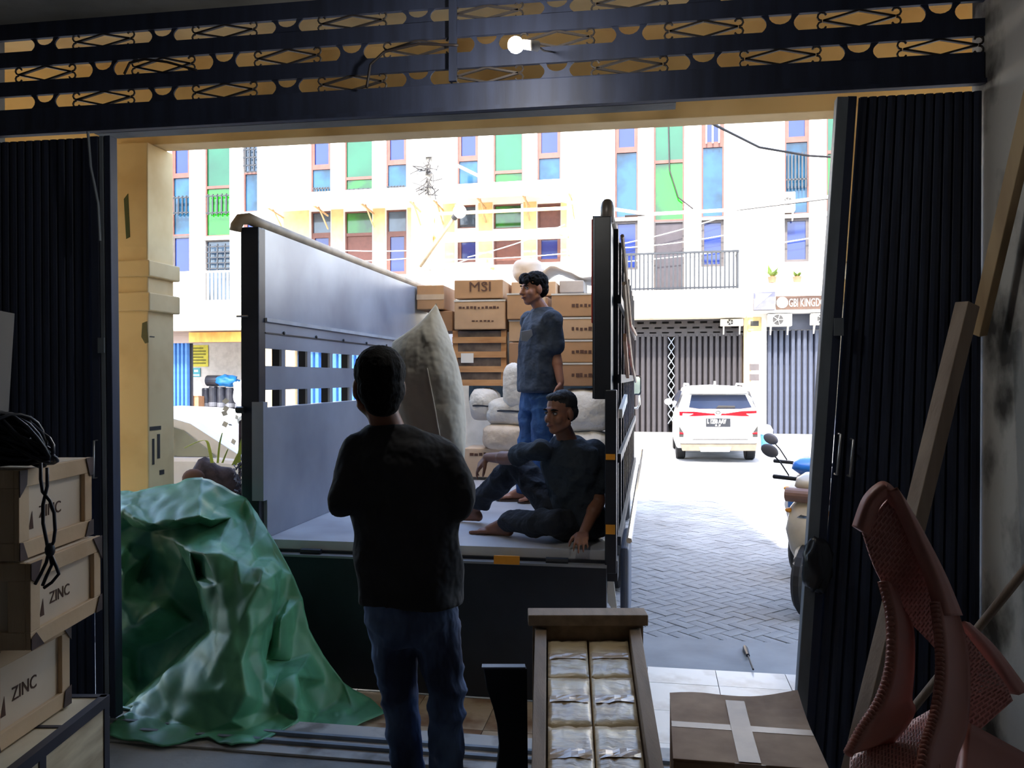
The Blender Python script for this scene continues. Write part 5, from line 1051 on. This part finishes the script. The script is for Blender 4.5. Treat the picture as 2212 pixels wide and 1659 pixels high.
# top rail of the back, woven, running from upper left to lower right
ribbon('back_rail', [(1862,1145,1.50),(1893,1235,1.52),(1945,1320,1.55),(2005,1385,1.58),(2060,1450,1.62),(2085,1520,1.64),(2098,1590,1.64)], [(1930,1062,1.50),(1968,1150,1.50),(2008,1240,1.52),(2050,1320,1.56),(2110,1400,1.60),(2165,1470,1.64),(2186,1512,1.64)], weave_m, .008, 10)
ribbon('back_top_edge', [(1850,1140,1.49),(1872,1080,1.49),(1903,1049,1.49),(1918,1051,1.49),(1942,1085,1.49)], [(1868,1152,1.50),(1888,1098,1.50),(1905,1075,1.50),(1918,1072,1.50),(1934,1092,1.50)], pink, .022, 4)
ribbon('rail_flange', [(1926,1056,1.48),(1968,1150,1.48),(2008,1245,1.47),(2032,1330,1.46)], [(1944,1082,1.50),(1992,1165,1.50),(2035,1250,1.50),(2068,1330,1.50)], pink, .02, 4)
ribbon('rail_flange', [(2072,1345,1.60),(2130,1410,1.63),(2190,1500,1.66)], [(2085,1350,1.62),(2142,1400,1.65),(2212,1490,1.68)], pink, .02, 4)
# the two side members of the back, with beaded edges
ribbon('back_strut', [(1905,1255,1.49),(1922,1330,1.47),(1922,1430,1.44),(1900,1510,1.40),(1860,1575,1.36),(1832,1628,1.32)], [(1928,1270,1.51),(1966,1345,1.51),(1970,1430,1.49),(1964,1510,1.46),(1975,1545,1.43),(1930,1600,1.38)], pink, .016, 8, beads='a', cup=.015)
ribbon('back_strut', [(2018,1300,1.46),(2028,1380,1.43),(2030,1460,1.40),(2018,1545,1.36),(1998,1610,1.32),(1985,1690,1.28)], [(2066,1310,1.50),(2085,1400,1.48),(2090,1490,1.45),(2082,1580,1.41),(2060,1650,1.36),(2050,1740,1.30)], pink, .016, 8, beads='a', cup=.02)
ribbon('seat', [(1836,1640,1.34),(1900,1598,1.40),(1960,1565,1.45),(2012,1535,1.50)], [(1830,1760,1.20),(1900,1750,1.22),(1970,1730,1.24),(2040,1700,1.28)], weave_m, .008, 10)
ribbon('armrest', [(2085,1560,1.46),(2140,1590,1.48),(2230,1640,1.5)], [(2070,1690,1.38),(2140,1720,1.4),(2240,1760,1.42)], pink, .02, 6, cup=.02)
for (x_, y_, D_, fx, fy) in ((1850,1730,1.25,-.04,-.1), (2030,1730,1.27,.05,-.12), (2000,1700,1.45,.06,.12), (2120,1730,1.42,.10,.05)):
    p = PD(x_, y_, D_); obj('leg', MB().tube([p, V((p.x+fx, p.y+fy, 0))], [.026, .016], 10), pink, ch, smooth=True)
# ---- timbers leaning at the right
tim = mat('weathered_timber', (150,130,112), .8, scale=3, col2=(122,102,86), stretch=(4,4,.4), bump=.15); tim2 = mat('fresh_timber', (178,150,112), .75, scale=3, col2=(152,122,88), stretch=(4,4,.4))
a, b = PD(2090, 657, 2.95), PD(1838, 1690, 2.80); b.z = max(b.z, .0)
fl = PZ(1838, 1700, .0); t = thing('leaning_timber', 'long spliced timber leaning on the scratched gate leaf', 'timber', b)
obj('lower_timber', MB().beam(a, b, .055, .06, (.8,.5,0)), tim, t, bevel=.003)
obj('upper_timber', MB().beam(PD(2238, 180, 2.70), PD(2112, 722, 3.05), .05, .04, (.8,.5,0)), tim2, t, bevel=.003)
a, b = PD(2240, 1200, 2.2), PD(1900, 1620, 2.6); b = b + (b-a)*.12; tag(obj('wooden_stick', MB().tube([a, b], .012, 8), tim, smooth=True), 'thin wooden stick slanting behind the pink chair', 'stick')
a, b = PD(2141, 1010, 3.25), PD(2150, 1385, 3.2); tag(obj('grey_lath', MB().beam(a, V((b.x, b.y, 0)), .03, .012, (1,0,0)), mat('grey_lath', (120,116,112), .9)), 'pale grey lath standing against the stained wall', 'lath')
# ---- bulb on the header
bp_ = PY(1114, 97, 3.04); t = thing('led_bulb', 'lit white bulb hanging at the gate header', 'bulb', bp_)
obj('globe', MB().ell(bp_, (.03,.03,.03)), emit('bulb_glow', (255,250,240), 300), t, smooth=True)
obj('socket', MB().tube([bp_+V((.03,.0,.0)), bp_+V((.075,.04,.006))], [.017,.02], 12), mat('white_socket', (210,206,200), .5), t, smooth=True); obj('cord', MB().tube([bp_+V((.075,.04,.006)), bp_+V((.08,.2,.05)), V((bp_.x+.085, YG-.012, 2.965))], .004, 6), blk, t)
cable('lattice_wire', [PY(792,190,3.44), PY(800,140,3.44), PY(830,112,3.44), PY(905,95,3.44), PY(990,98,3.44)], .006, blk, 'black wire looped through the header lattice')
cable('lattice_wire', [PY(268,160,3.44), PY(280,136,3.44), PY(312,128,3.44), PY(360,134,3.44), PY(425,152,3.44)], .006, blk, 'black wire arched in the lattice above the left leaf')
# small tool dropped on the street edge
a, b = PZ(1609, 1398, ROAD+.012), PZ(1627, 1446, PORCH+.02); t = thing('screwdriver', 'thin black rod tool lying at the porch edge', 'tool', b); obj('shaft', MB().tube([a.lerp(b, .35), b], .006, 6), tr_dark, t); obj('handle', MB().tube([a, a.lerp(b, .1), a.lerp(b, .4)], [.014,.018,.012], 8), tr_dark, t)
# ------------------------------------------------------------------ vehicles and plants outside
carw = mat('white_car_paint', (236,236,234), .25, var=.03, coat=.5); cgl = mat('car_glass', (44,54,76), .08, var=.2, scale=1, spec=.5); redl = mat('red_lamp', (170,14,26), .2); dkpl = mat('dark_bumper_plastic', (42,40,38), .6); taupe = mat('taupe_bumper', (116,106,92), .6)
def LX(pts, x): return [V((x, y, z)) for y, z in pts]
def car_wheel(t, x, y, r=.31, w=.2, z0=ROAD):
    rot = Matrix.Rotation(R(90), 3, 'Y'); o = obj('wheel', MB().lathe([(r*.62,-w/2),(r*.94,-w/2),(r,-w*.36),(r,w*.36),(r*.94,w/2),(r*.62,w/2)], (x, y, z0+r), 24, rot), black_m, t); obj('rim', MB().lathe([(r*.6,-w*.4),(r*.6,w*.4)], (x, y, z0+r), 14, rot), steel, o)
# ---- white SUV across the street, rear toward us
X0 = PZ(1548, 997, ROAD).x; YR = 18.0; suv = thing('white_car', 'white estate car parked with its rear and red lamp band toward the street', 'car', (X0, YR+2.1, ROAD)); hw = .86
def sz(y): return PY(1548, y, YR).z
def ring(y, half, zb, zt, top=None, n=6):
    top = top or half*.8; zm = zb+(zt-zb)*.52
    pts = [(-half*.96, zb), (-half, zb+.12), (-half, zm), (-top, zt-.06), (-top*.9, zt), (0, zt+.03), (top*.9, zt), (top, zt-.06), (half, zm), (half, zb+.12), (half*.96, zb)]
    return [V((X0+x, y, z)) for x, z in pts]
zr = sz(836)
obj('body', MB().loft([ring(YR+.10, hw*.97, sz(950), sz(858), hw*.70), ring(YR+.35, hw, sz(972), sz(842), hw*.74), ring(YR+.7, hw, sz(975), zr, hw*.76), ring(YR+2.4, hw, sz(975), zr, hw*.78), ring(YR+3.1, hw, sz(975), sz(878), hw*.84), ring(YR+4.2, hw*.93, sz(972), sz(895), hw*.85), ring(YR+4.35, hw*.85, sz(965), sz(910), hw*.8)]), carw, suv, smooth=False, bevel=.03)
def rp(px, py, dy=0): return PY(px, py, YR+dy)
def rpoly(name, P, m_, dy, th=.03, par=suv): return obj(name, MB().prism([rp(x, y, dy) for x, y in P], (0, th, 0)), m_, par, bevel=.004)
rpoly('tailgate', [(1478,886),(1480,858),(1490,850),(1612,850),(1624,860),(1630,886),(1632,915),(1620,946),(1488,946),(1476,915)], carw, .02, .12)
rpoly('rear_window', [(1488,880),(1494,853),(1610,853),(1624,880),(1600,883),(1510,883)], cgl, .0, .03)
rpoly('spoiler', [(1488,851),(1494,844),(1612,843),(1616,850)], carw, -.12, .25); rpoly('spoiler_lip', [(1490,852),(1614,851),(1613,848),(1491,848)], dkpl, -.10, .05)
lb = rpoly('lamp_band', [(1467,889),(1500,889),(1535,893),(1568,893),(1602,888),(1635,887),(1635,899),(1602,899),(1568,897),(1535,897),(1500,899),(1468,898)], redl, -.03, .06)
for P in ([(1475,893),(1498,894),(1486,899),(1474,899)], [(1612,894),(1634,893),(1634,899),(1620,899)]): rpoly('lamp_lens', P, white_wall, -.036, .02, lb)
obj('badge', MB().lathe([(.07,0),(.07,.03)], rp(1551,891,-.06), 18, Matrix.Rotation(R(90),3,'X'), sx=1.1), white_wall, suv); obj('badge_ring', MB().tube([rp(1551,891,-.10)+V((.045*math.cos(a),0,.028*math.sin(a))) for a in [2*PI*k/14 for k in range(14)]], .007, 6, closed=True), dkpl, suv)
pt = rpoly('number_plate', [(1525,922),(1525,904),(1578,904),(1578,922)], mat('plate_black', (26,30,38), .5), -.02, .03)
q = rp(1527.5, 914.5, -.024); text('lettering', 'L 1258 AAV', .125, white_wall, pt, q, (1,0,0), (0,0,1), .002, .004, sx=.62)
q = rp(1545, 920.5, -.024); text('lettering', '01 . 27', .05, white_wall, pt, q, (1,0,0), (0,0,1), .002, .001, sx=.8)
rpoly('wiper', [(1547,881),(1552,876),(1588,877),(1588,881)], dkpl, -.02, .04)
rpoly('bumper', [(1463,920),(1480,915),(1490,945),(1620,945),(1628,915),(1640,920),(1641,950),(1632,958),(1472,958),(1462,950)], carw, -.08, .3)
rpoly('bumper_gap', [(1494,950),(1498,948),(1614,948),(1618,950)], dkpl, -.085, .02); rpoly('lower_bumper', [(1470,958),(1636,958),(1632,974),(1474,974)], taupe, -.06, .3); rpoly('skid_plate', [(1510,966),(1580,966),(1576,976),(1514,976)], white_wall, -.08, .05)
for s_ in (0, 1):
    P = [(1467,944),(1467,920),(1477,935),(1477,944)] if not s_ else [(1637,944),(1637,919),(1626,935),(1626,944)]; rf = rpoly('reflector_bezel', P, dkpl, -.09, .03)
    rpoly('reflector', [(1468,938),(1468,933),(1477,935),(1477,938)] if not s_ else [(1636,938),(1636,933),(1624,935),(1626,938)], redl, -.10, .02, rf)
obj('roof_fin', MB().prism([V((X0-.02, YR+.8, zr)), V((X0-.02, YR+1.1, zr)), V((X0-.02, YR+.85, zr+.12))], (.04,0,0)), carw, suv)
for s_ in (-1, 1):
    obj('roof_rail', MB().tube([(X0+s_*hw*.68, YR+.5, zr-.0), (X0+s_*hw*.68, YR+.7, zr+.05), (X0+s_*hw*.70, YR+2.2, zr+.05), (X0+s_*hw*.70, YR+2.4, zr)], .025, 8), carw, suv)
    for (ya, yb) in ((.75, 1.35), (1.42, 2.2), (2.27, 2.95)):
        f = .6 if yb > 2.9 else 1
        obj('side_window', MB().prism([V((X0+s_*hw*1.005, YR+ya, sz(884))), V((X0+s_*hw*1.005, YR+yb, sz(884))), V((X0+s_*hw*(.83 if f == 1 else .93), YR+ya+(yb-ya)*f, sz(846) if f == 1 else sz(862))), V((X0+s_*hw*.83, YR+ya, sz(846)))], (s_*.012,0,0)), cgl, suv)
    obj('wing_mirror', MB().ell((X0+s_*(hw+.1), YR+3.0, sz(877)), (.1,.07,.08)), carw, suv, smooth=True)
    for y in (.85, 3.45): car_wheel(suv, X0+s_*(hw-.12), YR+y, .33)
obj('windscreen', MB().prism([V((X0-.62, YR+2.45, zr-.02)), V((X0+.62, YR+2.45, zr-.02)), V((X0+.70, YR+3.1, sz(880))), V((X0-.70, YR+3.1, sz(880)))], (0,.02,.02)), cgl, suv)
# ---- blue bin beside it
p = PZ(1656, 972, ROAD); t = thing('blue_bin', 'blue plastic bin with a white cloth on top beside the white car', 'bin', p)
obj('tub', MB().lathe([(.12,0),(.13,.02),(.145,.36),(.15,.38),(.13,.38)], (0,0,0), 16), mat('blue_plastic', (80,140,200), .5), t, local=True); 
m = lumpy((0,0,.46), (.15,.15,.16), 8, .25); obj('cloth', m, white_wall, t, local=True, smooth=True)
# ---- silver saloon behind the pillar, side on
silver = mat('silver_car_paint', (206,204,206), .28, .3, var=.04, coat=.4); sil = thing('silver_car', 'silver saloon car parked behind the cream pillar', 'car', (PY(300, 900, 8.6).x, 8.6, ROAD))
xr_ = PY(660, 900, 8.0).x; zc_ = lambda h: ROAD+h
bd_ = [(0,.45),(.05,.72),(.25,.95),(.95,1.0),(3.0,.98),(3.9,.86),(4.25,.70),(4.3,.4),(4.2,.25),(.1,.25)]
def side(P, y0, y1, inset=0): return MB().loft([[V((xr_-x, y0+inset, zc_(z))) for x, z in P], [V((xr_-x, y1-inset, zc_(z))) for x, z in P]])
obj('lower_body', side(bd_, 7.75, 9.4), silver, sil, bevel=.05)
gh = [(.55,.98),(1.15,1.33),(1.5,1.42),(2.1,1.44),(2.6,1.38),(3.3,.97)]
gi = [(.75,.98),(1.25,1.34),(1.55,1.41),(2.1,1.43),(2.5,1.37),(3.1,.97)]
obj('cabin', MB().loft([[V((xr_-x, 7.80, zc_(z))) for x, z in ((gx, .95) if gz < 1 else (gx, gz-.0) for gx, gz in gh)], [V((xr_-x, 7.80, zc_(z))) for x, z in gh], [V((xr_-x, 7.95, zc_(z+.02))) for x, z in gh], [V((xr_-x, 9.2, zc_(z+.02))) for x, z in gh], [V((xr_-x, 9.35, zc_(z))) for x, z in gh]]), silver, sil, bevel=.03)
for (nm, P) in (('side_window', [(1.42,1.0),(1.46,1.34),(2.05,1.35),(2.12,1.0)]), ('side_window', [(2.18,1.0),(2.12,1.35),(2.5,1.30),(3.0,1.0)]), ('quarter_window', [(.86,1.0),(1.22,1.26),(1.36,1.30),(1.34,1.0)])):
    w_ = obj(nm, MB().prism([V((xr_-x, 7.795, zc_(z))) for x, z in P], (0,-.012,0)), mat('saloon_glass', (130,134,120), .05, var=.3, scale=1.5, spec=1), sil)
obj('belt_moulding', B(xr_-4.1, xr_-.3, 7.735, 7.75, zc_(.62), zc_(.66)), dkpl, sil); obj('door_handle', B(xr_-1.75, xr_-1.55, 7.73, 7.75, zc_(.86), zc_(.89)), chrome, sil)
obj('door_gap', B(xr_-1.40, xr_-1.385, 7.738, 7.752, zc_(.35), zc_(.97)), dkpl, sil)
for x in (.85, 3.45):
    rot = Matrix.Rotation(R(90), 3, 'X')
    for y in (7.86, 9.28): o = obj('wheel', MB().lathe([(.2,-.1),(.29,-.1),(.31,-.06),(.31,.06),(.29,.1),(.2,.1)], (xr_-x, y, ROAD+.31), 22, rot), black_m, sil); obj('rim', MB().lathe([(.19,-.085),(.19,.085)], (xr_-x, y, ROAD+.31), 12, rot), steel, o)
# ---- planter with grassy leaves behind the tarpaulin
fib = mat('tree_fern_fibre', (70,56,58), .95, var=.3, scale=18, bump=.6, bscale=30); pc_ = PY(465, 1060, 5.55); t = thing('fern_root_planter', 'rough brown fern root planter with long grassy leaves', 'planter', (pc_.x, pc_.y, ROAD))
zt = PY(440, 992, 5.5).z
obj('root_block', link_me if False else lumpy((pc_.x-.02, pc_.y, (zt+ROAD)/2), (.30,.22,(zt-ROAD)/2), 31, .16, 28, 18), fib, t, smooth=True)
obj('hollow', MB().ell((pc_.x-.09, pc_.y-.13, zt-.13), (.09,.04,.07)), mat('brown_hollow', (88,60,46), .9), t, smooth=True)
rr = random.Random(3); q = MB()
for i in range(240):
    a = rr.uniform(-.9, .9); h_ = rr.uniform(-.25, .02); b_ = V((pc_.x+.16+.12*math.cos(a), pc_.y-.05+.16*math.sin(a), zt+h_)); e_ = b_ + V((math.cos(a)*.05+.015, math.sin(a)*.05-.03, rr.uniform(-.03,.05))); q.tube([b_, e_], [.006,.002], 4)
o = obj('bristles', q, mat('dark_bristle', (58,54,70), .8), t); o['kind'] = 'stuff'
leafg = mat('yellow_green_blade', (190,206,90), .5, var=.15, scale=3)
for (pts, w_) in (([(458,1000),(452,970),(445,952),(425,955),(398,968)], .012), ([(470,1000),(474,960),(480,935)], .008), ([(515,990),(520,960),(530,925)], .012), ([(505,1005),(525,965),(545,940)], .018), ([(520,1010),(540,980),(560,970)], .02), ([(480,1000),(486,985),(492,970)], .007), ([(512,1000),(528,985),(556,960)], .016)):
    P = [PY(x, y, 5.45) for x, y in pts]; P = smoothpts(P, 5); n = len(P); m = MB()
    m.add([p+V((-w_*(1-i/n)**.5,0,0)) for i, p in enumerate(P)]+[p+V((w_*(1-i/n)**.5,.004,0)) for i, p in enumerate(P)], [(i, i+1, n+i+1, n+i) for i in range(n-1)]); obj('leaf', m, leafg, t, solid=.002)
p0 = PY(514, 905, 6.5); t = thing('white_flower_shrub', 'small shrub with pale leaves in front of the black rolls', 'shrub', (p0.x, p0.y, ROAD)); obj('stem', MB().tube([(p0.x, p0.y, ROAD), (p0.x+.02, p0.y, p0.z)], .012, 6), fib, t)
for i in range(14):
    a, b_ = rr.uniform(0,6.28), rr.uniform(-.22,.18); c_ = V((p0.x+math.cos(a)*rr.uniform(.02,.10), p0.y+math.sin(a)*.08, p0.z+b_)); d_ = V((math.cos(a), math.sin(a)*.5, rr.uniform(-.4,.5))).normalized()*.06; s_ = V((-d_.z, 0, d_.x))*.5
    obj('leaf', MB().add([c_, c_+d_*.5+s_, c_+d_, c_+d_*.5-s_], [(0,1,2,3)]), mat('pale_leaf', (206,204,196), .6), t, solid=.002)
# ---- two scooters parked at the right, nose to the left
def scooter(X, Y, label, colA, colB, seatm, plate=None, fat=1.0):
    """front axle at X, Y; nose toward -X"""
    t = thing('scooter', label, 'scooter', (X+.62, Y, ROAD)); z = lambda h: ROAD+h
    rot = Matrix.Rotation(R(90), 3, 'X')
    for x in (0, 1.24):
        o = obj('wheel', MB().lathe([(.16,-.05),(.24,-.05),(.275,-.02),(.275,.02),(.24,.05),(.16,.05)], (X+x, Y, z(.275)), 24, rot), black_m, t); obj('rim', MB().lathe([(.15,-.03),(.15,.03)], (X+x, Y, z(.275)), 12, rot), steel, o)
    def shell(name, rings, m_, par=t, k=2.6, n=18): return obj(name, MB().loft([[V((X+cx+rx*math.copysign(abs(math.cos(a))**(2/k), math.cos(a)), Y+ry*math.copysign(abs(math.sin(a))**(2/k), math.sin(a)), z(h))) for a in [2*PI*j/n for j in range(n)]] for (cx, h, rx, ry) in rings]), m_, par, smooth=True)
    shell('front_fender', [(-.02,.34,.20,.06), (-.01,.42,.22,.07), (.02,.50,.17,.075), (.04,.54,.08,.06)], colA)
    shell('front_apron', [(.10,.36,.07,.10), (.04,.48,.09,.14), (.03,.64,.12,.17), (.10,.80,.12,.16), (.16,.90,.09,.10)], colA)
    shell('leg_shield', [(.22,.36,.035,.13), (.20,.55,.04,.20), (.22,.75,.04,.20), (.26,.88,.03,.12)], colB)
    shell('handlebar_cowl', [(.17,.90,.06,.08), (.13,.96,.10,.14), (.15,1.02,.09,.13), (.20,1.06,.05,.08)], colB)
    shell('headlamp', [(.03,.68,.02,.05), (.0,.74,.05,.10), (.02,.80,.03,.08)], chrome)
    for s_ in (-1, 1):
        obj('handle_grip', MB().tube([(X+.20, Y+s_*.14, z(1.0)), (X+.27, Y+s_*.36, z(1.0))], [.016,.018], 10), black_m, t, smooth=True)
        mr = obj('mirror', MB().ell((X+.12, Y+s_*.34, z(1.22)), (.02,.075,.05), Matrix.Rotation(.4*s_, 3, 'X')), mat('mirror_back', (92,94,104), .4), t, smooth=True); obj('mirror_stem', MB().tube([(X+.22, Y+s_*.22, z(1.02)), (X+.20, Y+s_*.28, z(1.12)), (X+.14, Y+s_*.33, z(1.2))], .006, 6), black_m, mr)
        obj('indicator', MB().ell((X+.02, Y+s_*.15, z(.78)), (.03,.03,.02)), orange_r, t, smooth=True)
    shell('floor_board', [(.48,.28,.24,.13), (.48,.36,.26,.14)], black_m)
    shell('rear_body', [(.95,.42,.22,.11), (.98,.55,.34,.14), (1.02,.68,.38,.14), (1.08,.76,.34,.12)], colA)
    shell('seat', [(.92,.74,.26,.12), (.92,.80,.36,.14), (.95,.86,.34,.12), (.98,.88,.26,.08)], seatm)
    shell('tail_lamp', [(1.40,.66,.02,.05), (1.42,.72,.03,.07), (1.38,.76,.02,.05)], redl)
    obj('fork', MB().tube([(X, Y-.07, z(.275)), (X+.10, Y-.07, z(.6))], .018, 8), steel, t)
    obj('brake_disc', MB().lathe([(.10,0),(.10,.006)], (X, Y-.06, z(.275)), 16, rot), steel, t)
    obj('centre_stand', MB().tube([(X+.62, Y-.14, z(.30)), (X+.56, Y-.18, z(.01)), (X+.74, Y-.18, z(.01)), (X+.70, Y-.12, z(.28))], .009, 6), black_m, t)
    if plate: p_ = obj('number_plate', MB().box(X-.10, X-.09, Y-.1, Y+.1, z(.60), z(.68)), mat('plate_blue', (60,110,180), .5), t)
    return t
blue_p = mat('blue_scooter_paint', (36,110,200), .25, coat=.5); white_p = mat('white_scooter_paint', (232,232,230), .3, coat=.4); cream_p = mat('cream_scooter_paint', (206,196,176), .3, coat=.4); red_p = mat('red_scooter_paint', (206,72,72), .3); brown_s = mat('brown_seat_vinyl', (136,104,90), .5); grey_s = mat('dark_seat_vinyl', (44,42,46), .6)
def park(t, px, D, ang):
    h_ = PD(px, 900, D); a_ = R(ang); t.location = (h_.x + .42*math.cos(a_), h_.y + .42*math.sin(a_), ROAD); t.rotation_euler = (0, 0, a_)
bl = scooter(0, 0, 'blue and white scooter beyond the cream scooter', white_p, blue_p, grey_s, True)
park(bl, 1750, 7.7, 62)
b = V((0,0,0)); s_ = scooter(0, 0, 'cream scooter with red fender and brown seat by the gate edge', cream_p, cream_p, brown_s)
bx, by = b.x, b.y
obj('red_side_panel', MB().prism([V((bx+.05,by-.10,ROAD+.30)), V((bx+.16,by-.14,ROAD+.42)), V((bx+.16,by-.14,ROAD+.62)), V((bx+.05,by-.12,ROAD+.50))], (0,-.012,0)), red_p, s_)
obj('visor', MB().tube([(bx+.02, by-.17, ROAD+.90), (bx+.02, by+.17, ROAD+.90)], .055, 16), brown_s, s_)
park(s_, 1764, 6.45, 62)
bg = PD(1766, 1226, 3.29)
t = tag(obj('black_bag', lumpy(bg, (.055,.035,.11), 17, .35), mat('black_bag_plastic', (30,32,40), .35), smooth=True), 'crumpled black plastic bag hanging at the gate end post', 'bag')
